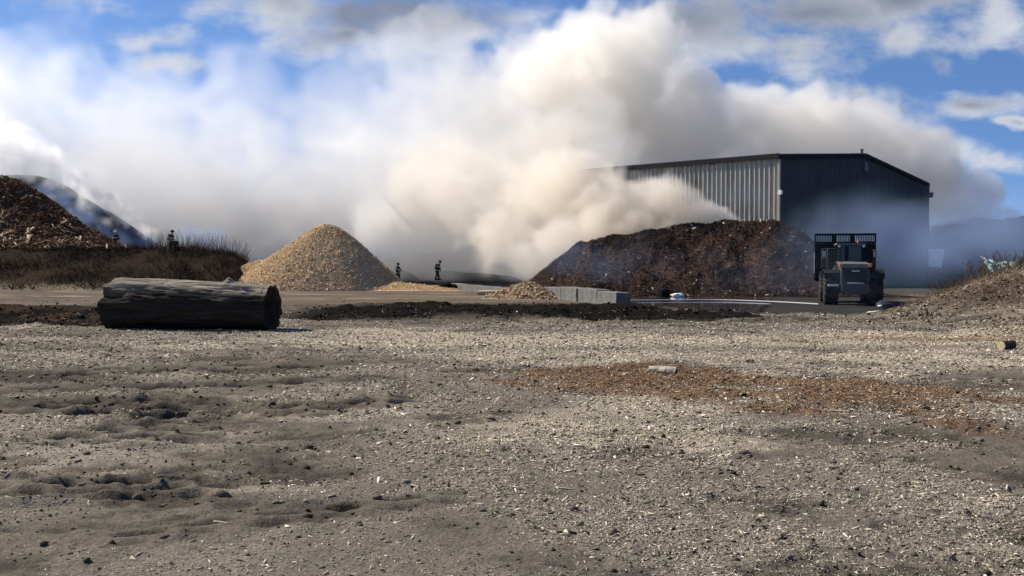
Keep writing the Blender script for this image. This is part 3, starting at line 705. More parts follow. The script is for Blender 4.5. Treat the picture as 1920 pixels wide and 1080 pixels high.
stk = [(410, 986, .11, .009, -25, 'pale flat splinter alone on the bare packed dirt at left'), (1570, 779, .27, .02, -8, 'pale weathered stick at the lower edge of the reddish mulch'),
       (1435, 781, .24, .012, -4, 'dark brown stick on the lower edge of the reddish mulch'), (1400, 695, .3, .012, -5, 'thin pale stick right of the log chunk'),
       (1080, 622, .5, .02, 5, 'pale stick on the dark dirt below the concrete blocks'), (745, 611, .45, .018, -40, 'short pale stick on the black mud right of the big log'),
       (1057, 920, .14, .007, -18, 'thin pale twig in the chips below the middle of the yard'), (1715, 597, .95, .03, -3, 'long pale board scrap on the face of the right bank'),
       (1852, 611, .5, .02, 4, 'shorter pale stick higher right on the right bank'), (190, 820, .09, .012, 30, 'small pale scrap in the wheel ruts at left')]
for k, (px, py, L, r_, rz, lab) in enumerate(stk):
    d = {1715: 24.3, 1852: 23.5}.get(px)
    o = wood_piece('wood_stick', L, r_, r_*.7, M_BARK if 'dark' in lab[:5] else M_WOODP if k in (7, 8) else M_WOODG, 20+k, .55); put(o, px, py, r_*.5, R(rz), lab, 'stick', d=d)
def lump(name, r, sc, m, seed, amp=.2):
    b = MB(); b.sphere((0, 0, 0), r, (1, 1, 1), 3)
    for v in b.bm.verts:
        n = v.co.normalized(); v.co += n*r*amp*(float(vn(n.x*2.2+seed, n.y*2.2+n.z*1.7, seed))+.5*float(vn(n.x*6, n.y*6+n.z*5, seed+3)))
        v.co = Vector((v.co.x*sc[0], v.co.y*sc[1], v.co.z*sc[2]))
    return b.build(name, m, smooth=True)
o = lump('plastic_bag', .34, (1, .8, .75), M_BLACK, 3, .35); put(o, 1660, 571, .2, .4, 'crumpled black plastic bag at the foot of the right bank beside the loader', 'plastic bag', d=33)
o = lump('white_rag', .2, (1.4, .8, .4), M_WHITE, 5, .4); put(o, 1644, 572, .06, .2, 'small white rag lying against the black plastic bag', 'rag', d=32.8)
o = lump('charred_lump', .42, (1.5, .8, .55), M_CHARC, 9, .4); put(o, 842, 531, .15, .1, 'charred black lump at the left end of the concrete block row', 'charred lump', d=55.0)
o = rough_block('dark_block', (.55, .5, .5), .04, M_CHARC, .04, 4, 3); put(o, 1243, 548, -.03, .5, 'dark square block on the wet ground at the foot of the burning heap', 'block', d=56)
o = lump('white_lump', .22, (1.6, .9, .7), M_WHITE, 15, .4); put(o, 1271, 545, .1, .1, 'white lump beside the dark square block', 'lump', d=56.5)
for (px, r_, m_, lab) in ((974, .3, M_WHITE, 'white sack on the ground behind the yellow log'), (990, .28, M_BLACK, 'black sack leaning on the white sack behind the blocks')):
    o = lump('sack', r_, (1.15, .8, .75), m_, int(px), .3); put(o, px, 528, .12, .3, lab, 'sack', d=57)
o = rough_block('dark_crate', (.5, .5, .5), .02, M_CHARC, .02, 14, 2); put(o, 327, 470, 0, .2, 'small dark crate among the dead grass on the left bank', 'crate', d=60)
def sheet(name, w, h, m, seed, nx=40, ny=26):
    X, Y = np.meshgrid(np.linspace(-w/2, w/2, nx), np.linspace(0, 1, ny))
    Z = h*(Y**.8)*(1+.25*fb(X, Y, .35, 3, seed))*(1-.5*(X/w+.3)); D = .5*Y+.18*fb(X*3, Y*3, .5, 4, seed+2)*Y+.05*np.sin(X*22+3*Y)
    X = X+.08*fb(X*2, Y*2, .4, 3, seed+4)
    def grid(off): return np.stack([X, D+off, Z], -1).reshape(-1, 3)
    n = nx*ny; i = np.arange(n).reshape(ny, nx); q = np.stack([i[:-1, :-1], i[:-1, 1:], i[1:, 1:], i[1:, :-1]], -1).reshape(-1, 4)
    return np_mesh(name, np.vstack([grid(0), grid(.012)]), np.vstack([q, q[:, ::-1]+n]), m, smooth=True)
M_TARP = mat('green_sheeting', (.36, .46, .39), .5, nscale=6, namt=.3, hue=(.58, .62, .60))
o = sheet('plastic_sheeting', 1.9, .62, M_TARP, 5); put(o, 1900, 492, -.03, R(-8), 'crumpled pale green plastic sheeting heaped beyond the bushes on the right bank', 'plastic sheeting', d=33.5)
o = sheet('torn_paper', .38, .2, M_WHITE, 9, 20, 12); put(o, 1847, 494, -.02, R(10), 'torn white scraps caught among the bare bushes', 'scraps', d=33)
# thin white tube along the far side of the puddle
def tube():
    cu = bpy.data.curves.new('white_tube', 'CURVE'); cu.dimensions = '3D'; cu.bevel_depth = .03; cu.bevel_resolution = 2
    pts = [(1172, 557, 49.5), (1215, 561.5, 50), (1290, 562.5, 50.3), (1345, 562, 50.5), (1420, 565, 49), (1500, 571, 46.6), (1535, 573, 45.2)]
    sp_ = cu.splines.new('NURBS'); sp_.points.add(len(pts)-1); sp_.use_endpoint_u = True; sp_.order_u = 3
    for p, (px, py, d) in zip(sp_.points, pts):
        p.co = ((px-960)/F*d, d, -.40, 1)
    tmp = bpy.data.objects.new('white_tube', cu); COL.objects.link(tmp)
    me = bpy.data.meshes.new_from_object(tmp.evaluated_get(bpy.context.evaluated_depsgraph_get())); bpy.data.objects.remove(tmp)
    me.materials.clear(); me.materials.append(mat('tube_white', (.5, .5, .49), .6, nscale=6, namt=.1))
    o = bpy.data.objects.new('white_tube', me); COL.objects.link(o)
    tag(o, 'long white tube lying across the far side of the puddle', 'tube')
tube()
# puddle
def puddle():
    m = bpy.data.materials.new('dirty_water'); m.use_nodes = True; b = m.node_tree.nodes['Principled BSDF']
    b.inputs['Base Color'].default_value = (.035, .034, .036, 1); b.inputs['Roughness'].default_value = .06; b.inputs['Specular IOR Level'].default_value = .5
    nz = m.node_tree.nodes.new('ShaderNodeTexNoise'); nz.inputs['Scale'].default_value = 2.2; bp = m.node_tree.nodes.new('ShaderNodeBump'); bp.inputs['Distance'].default_value = .01; bp.inputs['Strength'].default_value = .4
    m.node_tree.links.new(nz.outputs[0], bp.inputs['Height']); m.node_tree.links.new(bp.outputs[0], b.inputs['Normal'])
    xs = np.linspace(1.5, 24, 46); ys = np.linspace(37.5, 55, 36); X, Y = np.meshgrid(xs, ys)
    i = np.arange(X.size).reshape(X.shape); F4 = np.stack([i[:-1, :-1], i[:-1, 1:], i[1:, 1:], i[1:, :-1]], -1)
    cx = (X[:-1, :-1]+X[1:, 1:])/2; cy = (Y[:-1, :-1]+Y[1:, 1:])/2
    k = (cx-row_x(cy) > 1.2) & (cx < 10+.32*(cy-38))
    o = np_mesh('puddle_water', np.stack([X, Y, np.full_like(X, -.455)], -1).reshape(-1, 3), F4[k], m)
    tag(o, 'shallow grey puddle on the wet ground before the burning heap', 'puddle', kind='structure')
puddle()
print('small', time.time()-T0)

# ------------------------------------------------------------------ warehouse
def warehouse():
    t = empty('warehouse', (22.8, 80, -.5)); 
    ex = np.array([25.5, 28.8])/38.5; ey = np.array([-.748, .662])          # gable direction, side-wall direction
    t.rotation_euler = (0, 0, math.atan2(ex[1], ex[0]))                     # local x along the gable, local y along the side wall
    Wg, Ld_, He, Hr = 38.5, 21.0, 11.2, 12.9
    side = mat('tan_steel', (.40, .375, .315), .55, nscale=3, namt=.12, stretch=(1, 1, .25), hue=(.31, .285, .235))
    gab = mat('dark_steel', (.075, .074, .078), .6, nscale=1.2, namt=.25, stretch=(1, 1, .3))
    trim = mat('trim_steel', (.035, .034, .036), .5, nscale=3, namt=.15)
    roofm = mat('roof_steel', (.30, .31, .32), .45, nscale=2, namt=.15)
    # ribbed walls as folded sheets
    def ribbed(name, L, pitch, dep, top, axis, off, m, flip):
        xs, ds = [], []; k = 0
        while k*pitch < L-.01:
            b = k*pitch
            for f, d in ((0, 0), (.50, 0), (.60, dep), (.90, dep)): xs.append(b+f*pitch); ds.append(d)
            k += 1
        xs.append(L); ds.append(0); xs = np.minimum(np.array(xs), L); ds = np.array(ds)
        zt = top(xs); n = len(xs)
        if axis == 'y': P0 = np.stack([off-ds, xs, np.zeros(n)], 1); P1 = np.stack([off-ds, xs, zt], 1)
        else: P0 = np.stack([xs, off-ds, np.zeros(n)], 1); P1 = np.stack([xs, off-ds, zt], 1)
        i = np.arange(n-1)[:, None]
        Fq = np.concatenate([i, i+1, i+1+n, i+n], 1)
        return np_mesh(name, np.vstack([P0, P1]), Fq if not flip else Fq[:, ::-1], m, t)
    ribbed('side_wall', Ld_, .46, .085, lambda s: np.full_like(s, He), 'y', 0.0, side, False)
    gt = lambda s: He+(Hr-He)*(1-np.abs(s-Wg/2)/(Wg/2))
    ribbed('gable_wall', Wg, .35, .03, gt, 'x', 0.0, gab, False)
    b = MB()
    for x0, y0 in ((Wg, 0.1),): b.box((x0+.0, Ld_/2, He/2), (.08, Ld_, He))
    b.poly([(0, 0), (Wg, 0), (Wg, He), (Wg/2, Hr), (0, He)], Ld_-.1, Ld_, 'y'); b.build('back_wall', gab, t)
    rf = MB()
    for sg in (0, 1):
        x0, x1 = (-.22, Wg/2) if sg == 0 else (Wg/2, Wg+.18)
        z0, z1 = (He-.04, Hr) if sg == 0 else (Hr, He-.04)
        rf.poly([(x0, z0+.06), (x1, z1+.06), (x1, z1+.2), (x0, z0+.2)], -.12, Ld_+.15, 'y')
    for k in range(48): rf.box((-.02, .1+k*.44, He+.21), (.4, .09, .07))
    roof = rf.build('roof', roofm, t)
    fb_ = MB()
    fb_.box((-.27, Ld_/2, He-.02), (.08, Ld_+.26, .42))
    for sg in (0, 1):
        x0, x1 = (-.27, Wg/2) if sg == 0 else (Wg/2, Wg+.23); z0, z1 = (He, Hr+.04) if sg == 0 else (Hr+.04, He)
        fb_.poly([(x0, z0-.32), (x1, z1-.32), (x1, z1+.1), (x0, z0+.1)], -.18, -.122, 'y')
    fb_.build('eave_trim', trim, t)
    c = MB(); c.box((-.06, -.06, He/2-.15), (.22, .22, He-.3), bev=.01); c.build('corner_post', side, t)
    c = MB(); c.box((Wg+.05, -.06, He/2-.15), (.2, .22, He-.3), bev=.01); c.build('corner_post', trim, t)
    v = MB(); v.bar((Wg/2, .3, Hr), (Wg/2, .3, Hr+.55), .12, 12); v.bar((Wg/2, .3, Hr+.55), (Wg/2, .3, Hr+.62), .2, 12); v.build('vent_pipe', mat('pipe_red', (.12, .07, .075), .6), t)
    g = MB(); g.box((Wg/2, -.12, Hr-1.15), (.75, .12, .95), bev=.02); lo_ = g.build('gable_vent', mat('vent_grey', (.16, .16, .17), .6), t)
    g = MB()
    for k in range(5): g.box((Wg/2, -.19, Hr-1.5+k*.17), (.62, .03, .06))
    g.build('louvre', roofm, lo_)
    w = MB(); w.box((-.16, -.25, 8.05), (.3, .3, .36), bev=.03); w.bar((-.06, -.05, 8.3), (-.16, -.22, 8.2), .04)
    w.build('wall_lamp', mat('lamp_white', (.8, .8, .8), .4), t)
    s_ = MB(); s_.box((Wg-1.6, -.45, He-1.35), (2.4, .6, .55), bev=.03); s_.bar((Wg-2.5, -.1, He-1.1), (Wg-2.5, -.9, He-1.1), .05); s_.bar((Wg-.6, -.1, He-1.1), (Wg-.6, -.9, He-1.1), .05); s_.box((Wg+.1, -.4, He-1.2), (.5, .3, .35), bev=.03)
    s_.build('wall_heater', trim, t)
    d = MB(); d.box((Wg*.5, -.09, 2.6), (6.2, .1, 5.2)); dd = d.build('roller_door', mat('door_steel', (.07, .07, .075), .55, nscale=2, namt=.2), t)
    s2 = MB()
    for k in range(20): s2.box((Wg*.5, -.15, .25+k*.25), (6.0, .03, .05))
    s2.build('slat', trim, dd)
    tag(t, 'large steel warehouse with tan ribbed side and dark gable end', 'warehouse')
warehouse()
def trailer():
    p = at(1740, 500, 117); t = empty('box_trailer', (p[0]+.3, p[1], -.45), R(-30))
    w = mat('trailer_white', (.88, .88, .88), .5, nscale=2, namt=.08)
    b = MB(); b.box((0, 5, 2.35), (2.5, 10, 2.7), bev=.04); b.build('box_body', w, t)
    d = MB(); d.box((-.6, -.03, 2.35), (1.15, .05, 2.5), bev=.015); d.build('door', w, t)
    d = MB(); d.box((.6, -.03, 2.35), (1.15, .05, 2.5), bev=.015); d.build('door', w, t)
    c = MB(); c.box((0, 5, .9), (1.1, 9.6, .2)); c.box((0, .1, .6), (2.3, .12, .14)); c.build('chassis', M_BLACK, t)
    for y in (1.6, 2.8):
        for x in (-1, 1):
            q = MB(); q.lathe([(x*1.1-.14, .3), (x*1.1-.14, .47), (x*1.1-.1, .5), (x*1.1+.1, .5), (x*1.1+.14, .47), (x*1.1+.14, .3)], 24, 'x', (0, y, .5)); q.build('wheel', M_BLACK, t)
    tag(t, 'white box trailer parked beyond the right corner of the warehouse', 'trailer')
trailer()

# ------------------------------------------------------------------ wheel loader
def loader():
    gx, gy = 16.75, 45.8
    t = empty('wheel_loader', (gx, gy, -.5), R(-14.5))
    paint = mat('loader_grey', (.055, .058, .066), .5, nscale=3, namt=.3, hue=(.085, .075, .065))
    dark = mat('loader_black', (.022, .023, .026), .6, nscale=4, namt=.3)
    hoodm = mat('hood_grey', (.12, .112, .108), .5, nscale=4, namt=.2)
    rub = mat('tyre_rubber', (.028, .027, .027), .85, nscale=8, namt=.4, bump=.01, hue=(.07, .062, .055))
    glass = mat('cab_glass', (.02, .028, .028), .08, nscale=2, namt=.1, spec=.5)
    rim_m = mat('rim_grey', (.16, .15, .13), .6, nscale=5, namt=.3)
    amber = mat('amber_lens', (.75, .22, .06), .3, nscale=4, namt=.1)
    lens = mat('lamp_lens', (.7, .7, .68), .2, nscale=4, namt=.05)
    silver = mat('pale_metal', (.5, .5, .5), .45, nscale=4, namt=.15)
    def wheel(x, y):
        w, r = .66, .82; sx = 1 if x > 0 else -1
        wm = MB(); wm.lathe([(x-.2, .1), (x-.2, .3), (x+.2, .3), (x+.2, .1)], 24, 'x', (0, y, r)); wh = wm.build('wheel', dark, t)
        b = MB(); b.lathe([(x-w/2+.02, .44), (x-w/2, .6), (x-w/2+.05, .74), (x-w/2+.12, .77), (x+w/2-.12, .77), (x+w/2-.05, .74), (x+w/2, .6), (x+w/2-.02, .44)], 48, 'x', (0, y, r))
        for k in range(22):
            a = 2*math.pi*k/22
            for s in (-1, 1):
                aa = a+(.14 if s > 0 else 0)
                M = Matrix.Rotation(aa, 3, 'X') @ Matrix.Rotation(s*.45, 3, 'Z')
                c = Matrix.Rotation(aa, 3, 'X') @ Vector((0, 0, .785))
                b.box((x+s*w*.24, y+c.y, r+c.z), (w*.52, .085, .08), M)
        b.build('tyre', rub, wh)
        q = MB(); q.lathe([(x+sx*.20, .08), (x+sx*.22, .2), (x+sx*.12, .26), (x+sx*.16, .40), (x+sx*.28, .445), (x+sx*.20, .44)], 32, 'x', (0, y, r)); q.build('rim', rim_m, wh)
    for x in (-1.03, 1.03):
        wheel(x, .35); wheel(x, 3.35)
    f = MB(); f.box((0, .3, .95), (.9, 2.2, .5), bev=.04); f.box((0, -.75, .92), (1.25, .5, .62), bev=.08); f.box((0, .35, .82), (1.7, .35, .35)); f.box((0, 3.35, .82), (1.7, .35, .35))
    f.box((0, 2.9, 1.1), (.85, 1.9, .7), bev=.05); f.build('chassis', dark, t)
    h = MB(); h.poly([(-.95, 1.12), (-1.0, 1.82), (-.82, 1.98), (1.25, 2.12), (1.25, 1.1)], -.64, .64, 'x'); hood = h.build('engine_hood', paint, t)
    h = MB(); h.poly([(-.90, 1.93), (-.86, 2.0), (1.2, 2.17), (1.2, 2.10)], -.70, .70, 'x'); h.poly([(-1.03, 1.86), (-.98, 2.05), (-.86, 2.07), (-.86, 1.9)], -.68, .68, 'x'); h.build('hood_top', hoodm, hood)
    g = MB(); g.box((0, -1.0, 1.45), (1.05, .05, .6), bev=.02)
    for k in range(8): g.box((0, -1.04, 1.2+k*.07), (.98, .03, .025))
    g.build('grille', dark, hood)
    g = MB(); g.box((0, -1.06, 1.70), (.36, .02, .055), bev=.008); g.build('badge', silver, hood)
    bp = MB(); bp.poly([(-.66, .78), (-.5, .62), (.5, .62), (.66, .78), (.6, 1.08), (.3, 1.16), (-.3, 1.16), (-.6, 1.08)], -1.12, -.98, 'y'); bp.build('counterweight', paint, t)
    bb = MB(); bb.box((0, -1.14, 1.13), (.75, .05, .05), bev=.015); bb.build('tow_bar', silver, t)
    for x in (-1, 1):
        fe = MB(); fe.poly([(-.55, 1.35), (-.48, 1.62), (-.1, 1.78), (.85, 1.78), (1.15, 1.55), (1.1, 1.5), (.8, 1.7), (-.1, 1.7), (-.42, 1.56), (-.48, 1.35)], x*1.03-.36, x*1.03+.36, 'x'); fe.build('fender', dark, t)
        s = MB(); s.box((x*.98, -.62, 1.0), (.5, .12, .1), bev=.02); s.build('step', silver if x < 0 else dark, t)
        lm = MB(); lm.box((x*.66, -.98, 1.99), (.16, .1, .17), bev=.02); lm.build('tail_light', amber, t)
    cb = MB()
    for x in (-.54, .54):
        for y in (1.28, 2.45): cb.bar((x, y, 1.9), (x*.97, y+(.05 if y < 2 else -.1), 3.0), .05, 6)
    cb.box((0, 1.85, 1.95), (1.2, 1.3, .25), bev=.03); cb.box((-.2, 1.26, 2.45), (.16, .05, .95)); cab = cb.build('cab', dark, t)
    gl = MB(); gl.box((0, 1.3, 2.52), (1.0, .02, .86)); gl.box((0, 2.4, 2.52), (1.0, .02, .86)); gl.box((-.53, 1.86, 2.52), (.02, 1.0, .86)); gl.box((.53, 1.86, 2.52), (.02, 1.0, .86)); gl.build('window', glass, cab)
    rf = MB(); rf.poly([(-.74, 3.0), (-.66, 3.1), (.66, 3.1), (.74, 3.0), (.6, 2.97), (-.6, 2.97)], 1.05, 2.55, 'y'); rf.build('cab_roof', hoodm, cab)
    st = MB(); st.box((.12, 1.75, 2.2), (.5, .15, .75), bev=.05); st.sphere((.12, 1.7, 2.66), .11, (1.3, .6, 1)); st.build('driver_seat', dark, cab)
    for x in (-.58, .58):
        q = MB(); q.lathe([(-.02, .02), (-.02, .06), (.05, .07), (.06, .02)], 12, 'x', (0, 0, 0)); o = q.build('work_light', lens, cab); o.location = (x, 1.06, 2.94); o.rotation_euler = (0, 0, R(90))
    bc = MB(); bc.bar((.35, 1.5, 3.1), (.35, 1.5, 3.26), .05, 10); bc.build('beacon', amber, cab)
    for x in (-1, 1):
        a = MB(); a.poly([(2.4, 1.75), (2.5, 2.0), (3.6, 1.85), (4.5, 1.75), (4.5, 1.5), (3.5, 1.55)], x*.55-.09, x*.55+.09, 'x'); a.bar((x*.3, 2.6, 1.2), (x*.5, 3.9, 1.6), .07); a.build('lift_arm', paint, t)
        rl = MB(); rl.bar((x*1.12, .9, 1.78), (x*1.12, .9, 2.75), .022); rl.bar((x*1.12, .9, 2.75), (x*1.12, 1.9, 2.75), .022); rl.bar((x*1.12, 1.9, 1.78), (x*1.12, 1.9, 2.75), .022); rl.bar((x*1.12, .9, 2.3), (x*1.12, 1.9, 2.3), .018); rl.build('handrail', paint, t)
        mr_ = MB(); mr_.bar((x*.6, 2.3, 2.8), (x*1.2, 2.2, 2.75), .02); mr_.box((x*1.22, 2.18, 2.55), (.2, .06, .36), bev=.02); mi = mr_.build('mirror', dark, t)
        mg = MB(); mg.box((x*1.22, 2.145, 2.55), (.16, .01, .31)); mg.build('mirror_glass', silver, mi)
    # raised high-volume bucket with a slotted spill guard
    bw, y0 = 1.52, 4.4
    B = MB()
    for x in (-1, 1): B.poly([(y0, 1.35), (y0-.02, 3.1), (y0+.35, 3.2), (y0+1.45, 2.0), (y0+1.5, 1.3), (y0+.3, 1.15)], x*bw-.035, x*bw+.035, 'x')
    B.box((0, y0, 2.2), (2*bw-.08, .05, 1.85)); B.poly([(y0, 1.35), (y0+.3, 1.15), (y0+1.5, 1.3), (y0+1.5, 1.24), (y0+.3, 1.09), (y0-.04, 1.33)], -bw+.04, bw-.04, 'x')
    B.box((0, y0-.05, 3.06), (2*bw, .06, .16)); 
    for x in (-.55, .3): B.box((x, y0-.08, 2.55), (.16, .1, 1.3))
    B.box((-1.12, y0-.06, 2.90), (.75, .05, .06)); B.box((1.2, y0-.06, 2.90), (.6, .05, .06))
    bk = B.build('bucket', dark, t)
    G = MB(); G.box((0, y0, 3.62), (2*bw+.02, .08, .11)); G.box((0, y0, 3.19), (2*bw, .06, .09))
    for x in (-bw, bw): G.box((x, y0, 3.4), (.08, .08, .48))
    for x in (-.56, .36): G.box((x, y0-.01, 3.4), (.26, .06, .36))
    k = -bw+.11
    while k < bw-.06:
        if not (-.72 < k < -.40 or .2 < k < .52): G.box((k, y0, 3.4), (.038, .05, .36))
        k += .083
    G.build('spill_guard', dark, bk)
    E = MB(); E.box((-bw-.045, y0-.02, 2.1), (.03, .1, 1.1)); E.build('wear_edge', silver, bk)
    # wire guard on the left of the cab
    m_ = MB()
    for k in range(9): m_.bar((-1.3+k*.1, 2.9, 1.85), (-1.3+k*.1, 2.9, 2.85), .011, 5)
    for k in range(11): m_.bar((-1.3, 2.9, 1.85+k*.1), (-.5, 2.9, 1.85+k*.1), .011, 5)
    m_.bar((-1.0, 2.88, 2.85), (-1.0, 2.88, 2.2), .02); m_.bar((-1.3, 2.88, 2.3), (-.98, 2.88, 2.3), .02); m_.build('mesh_guard', rim_m, t)
    tag(t, 'dark wheel loader seen from behind with its wide slotted bucket raised', 'wheel loader')
loader()
print('loader', time.time()-T0)

# ------------------------------------------------------------------ firefighters
M_COAT = mat('turnout_coat', (.030, .034, .045), .8, nscale=8, namt=.3)
M_STRIPE = mat('reflective_band', (.55, .56, .5), .4, nscale=8, namt=.1)
M_SKIN = mat('skin', (.42, .26, .19), .6, nscale=8, namt=.1)
M_HELM = mat('helmet_black', (.025, .025, .03), .4, nscale=8, namt=.1)
M_HELMW = mat('helmet_white', (.75, .75, .74), .4, nscale=8, namt=.1)
M_BOOT = mat('boot_rubber', (.018, .018, .018), .6)
def skin(name, J, E, rad, m, parent, root, sub=2):
    names_ = list(J); me = bpy.data.meshes.new(name)
    me.from_pydata([J[n] for n in names_], [(names_.index(a), names_.index(b)) for a, b in E], [])
    o = bpy.data.objects.new(name, me); COL.objects.link(o); o.parent = parent; me.materials.append(m)
    md = o.modifiers.new('skin', 'SKIN'); md.use_smooth_shade = True
    sv = me.skin_vertices[0].data
    for i, n in enumerate(names_):
        r_ = rad[n]; sv[i].radius = r_ if isinstance(r_, tuple) else (r_, r_); sv[i].use_root = (n == root)
    s = o.modifiers.new('sub', 'SUBSURF'); s.levels = sub; s.render_levels = sub
    return o
def firefighter(loc, rz, label, lean=0.0, helm=M_HELM, tank=False, arm=None, head_turn=0, stride=.1):
    """local: faces -y; origin between the feet"""
    t = empty('person', loc, rz)
    c, s = math.cos(lean), math.sin(lean); hip = .93
    def up(x, y, z):                         # upper body leans forward about the hips
        dz = z-hip; return (x, y*c-dz*s, hip+dz*c+y*s*.3)
    J = {'pel': (0, 0, hip), 'waist': up(0, 0, 1.1), 'chest': up(0, .01, 1.32), 'nk': up(0, .0, 1.5), 'hd': up(0, -.02, 1.62), 'hd2': up(0, -.035, 1.72)}
    E_ = [('pel', 'waist'), ('waist', 'chest'), ('chest', 'nk'), ('nk', 'hd'), ('hd', 'hd2')]
    Rd = {'pel': (.15, .12), 'waist': (.14, .11), 'chest': (.17, .12), 'nk': .06, 'hd': (.078, .095), 'hd2': (.07, .085)}
    JJ, EE, RR = {'chest': J['chest'], 'waist': J['waist'], 'hem': (0, .0, hip-.1), 'col': up(0, 0, 1.47)}, [('chest', 'waist'), ('waist', 'hem'), ('chest', 'col')], {'chest': (.215, .165), 'waist': (.20, .155), 'hem': (.215, .17), 'col': (.10, .10)}
    TJ, TE, TR = {'pel': (0, 0, hip-.02)}, [], {'pel': (.165, .14)}
    for n, x in (('l', -1), ('r', 1)):
        el, ha = (arm or {}).get(n, ((x*.30, .02, 1.17), (x*.28, -.10, .95)))
        sh = up(x*.19, 0, 1.43)
        el = up(*el); ha = up(*ha); V_ = Vector
        J[n+'s'] = sh; J[n+'e'] = el; J[n+'w'] = ha; d = (V_(ha)-V_(el)).normalized(); J[n+'p'] = tuple(V_(ha)+d*.08)
        E_ += [('chest', n+'s'), (n+'s', n+'e'), (n+'e', n+'w'), (n+'w', n+'p')]; Rd.update({n+'s': .06, n+'e': .045, n+'w': .032, n+'p': (.042, .022)})
        side = d.cross(V_((0, 1, 0))).normalized(); curl = d.cross(side).normalized()
        for q in range(4):
            b0 = V_(J[n+'p'])+side*(-.03+.02*q); k0 = b0+d*(.04+.006*(q in (1, 2))); k1 = k0+d*.028+curl*.02
            J[f'{n}f{q}'] = tuple(b0+d*.01); J[f'{n}g{q}'] = tuple(k0); J[f'{n}h{q}'] = tuple(k1)
            E_ += [(n+'p', f'{n}f{q}'), (f'{n}f{q}', f'{n}g{q}'), (f'{n}g{q}', f'{n}h{q}')]; Rd.update({f'{n}f{q}': .010, f'{n}g{q}': .0095, f'{n}h{q}': .0085})
        th0 = V_(ha)+d*.03+side*-.035*x; th1 = th0+d*.035+side*-.025*x
        J[n+'t'] = tuple(th0); J[n+'u'] = tuple(th1); E_ += [(n+'w', n+'t'), (n+'t', n+'u')]; Rd.update({n+'t': .012, n+'u': .010})
        JJ[n+'s'] = sh; JJ[n+'e'] = el; JJ[n+'w'] = tuple(V_(ha)-d*.02); EE += [('chest', n+'s'), (n+'s', n+'e'), (n+'e', n+'w')]; RR.update({n+'s': .095, n+'e': .075, n+'w': .06})
        fy = -stride*x
        J[n+'h'] = (x*.10, 0, hip-.08); J[n+'k'] = (x*.12, fy*.4-.03, .5); J[n+'a'] = (x*.13, fy+.02, .1); J[n+'o'] = (x*.14, fy-.14, .045)
        E_ += [('pel', n+'h'), (n+'h', n+'k'), (n+'k', n+'a'), (n+'a', n+'o')]; Rd.update({n+'h': .085, n+'k': .06, n+'a': .045, n+'o': .04})
        TJ[n+'h'] = J[n+'h']; TJ[n+'k'] = J[n+'k']; TJ[n+'a'] = (x*.13, fy+.02, .16); TE += [('pel', n+'h'), (n+'h', n+'k'), (n+'k', n+'a')]; TR.update({n+'h': .115, n+'k': .092, n+'a': .085})
        bt = MB(); bt.bar((x*.13, fy+.02, .02), (x*.13, fy+.02, .26), .075, 12, .08); bt.box((x*.14, fy-.08, .055), (.12, .28, .11), bev=.035); bt.build('boot', M_BOOT, t)
    body = skin('body', J, E_, Rd, M_SKIN, t, 'pel')
    jk = skin('coat', JJ, EE, RR, M_COAT, t, 'chest'); skin('trousers', TJ, TE, TR, M_COAT, t, 'pel')
    hv = Vector(J['hd2']); rot = Matrix.Rotation(head_turn, 3, 'Z') @ Matrix.Rotation(lean*.8, 3, 'X')
    h = MB(); h.lathe([(-.035, .05), (-.03, .150), (-.015, .155), (.01, .128), (.08, .118), (.135, .08), (.155, .015)], 20, 'z'); h.box((0, .0, .09), (.03, .25, .11), bev=.01); h.box((0, .13, -.01), (.2, .12, .02), bev=.008)
    ho = h.build('helmet', helm, t); ho.location = hv+Vector((0, 0, .0)); ho.rotation_euler = rot.to_euler()
    fc = MB(); fc.sphere((0, -.105, -.1), .018, (.8, 1.2, 1.3)); fc.sphere((-.032, -.09, -.065), .012); fc.sphere((.032, -.09, -.065), .012); fc.box((0, -.094, -.145), (.05, .012, .01)); fo = fc.build('face', M_SKIN, t); fo.location = hv; fo.rotation_euler = rot.to_euler()
    for z in (.92, 1.24):
        p = Vector(up(0, .0, z)); sb = MB()
        sb.lathe([(-.03, .20), (-.03, .235), (.03, .235), (.03, .20)], 24, 'z')
        bmesh.ops.transform(sb.bm, matrix=Matrix.Translation(p) @ Matrix.Rotation(lean, 4, 'X') @ Matrix.Diagonal((1, .8, 1, 1)), verts=sb.bm.verts[:])
        sb.build('reflective_band', M_STRIPE, jk)
    for n in ('l', 'r'):
        e_, w_ = Vector(JJ[n+'e']), Vector(JJ[n+'w']); d = (w_-e_).normalized()
        ab = MB(); ab.bar(w_-d*.09, w_-d*.03, .072, 12, .07); ab.build('sleeve_band', M_STRIPE, jk)
        s_ = Vector(JJ[n+'s']); d2 = (e_-s_).normalized()
        ab = MB(); ab.bar(s_+d2*.13, s_+d2*.18, .095, 12, .093); ab.build('sleeve_band', M_STRIPE, jk)
    if tank:
        k = MB(); a, b = Vector(up(0, .24, 1.05)), Vector(up(0, .24, 1.45)); k.bar(a, b, .085, 14); k.sphere(b, .085); k.bar(a-(b-a)*.12, a, .04, 10, .085); k.box(tuple((a+b)/2+Vector((0, -.06, 0))), (.26, .06, .4), bev=.02); k.build('air_tank', M_HELM, t)
    tag(t, label, 'person', 'firefighters'); return t
def gz(x, y): return float(macro(np.array([x]), np.array([y]))[0])
def spot(px, d): x = (px-960)/F*d; return (x, d, gz(x, d)-.01)
pz = spot(746, 86)
firefighter((pz[0], 86, -.30), R(60), 'firefighter in dark coat with pale sleeve bands standing beside the chip cone', stride=.08, arm={'l': ((-.30, -.10, 1.2), (-.2, -.32, 1.15)), 'r': ((.3, -.08, 1.18), (.16, -.33, 1.1))})
pz = spot(820, 87)
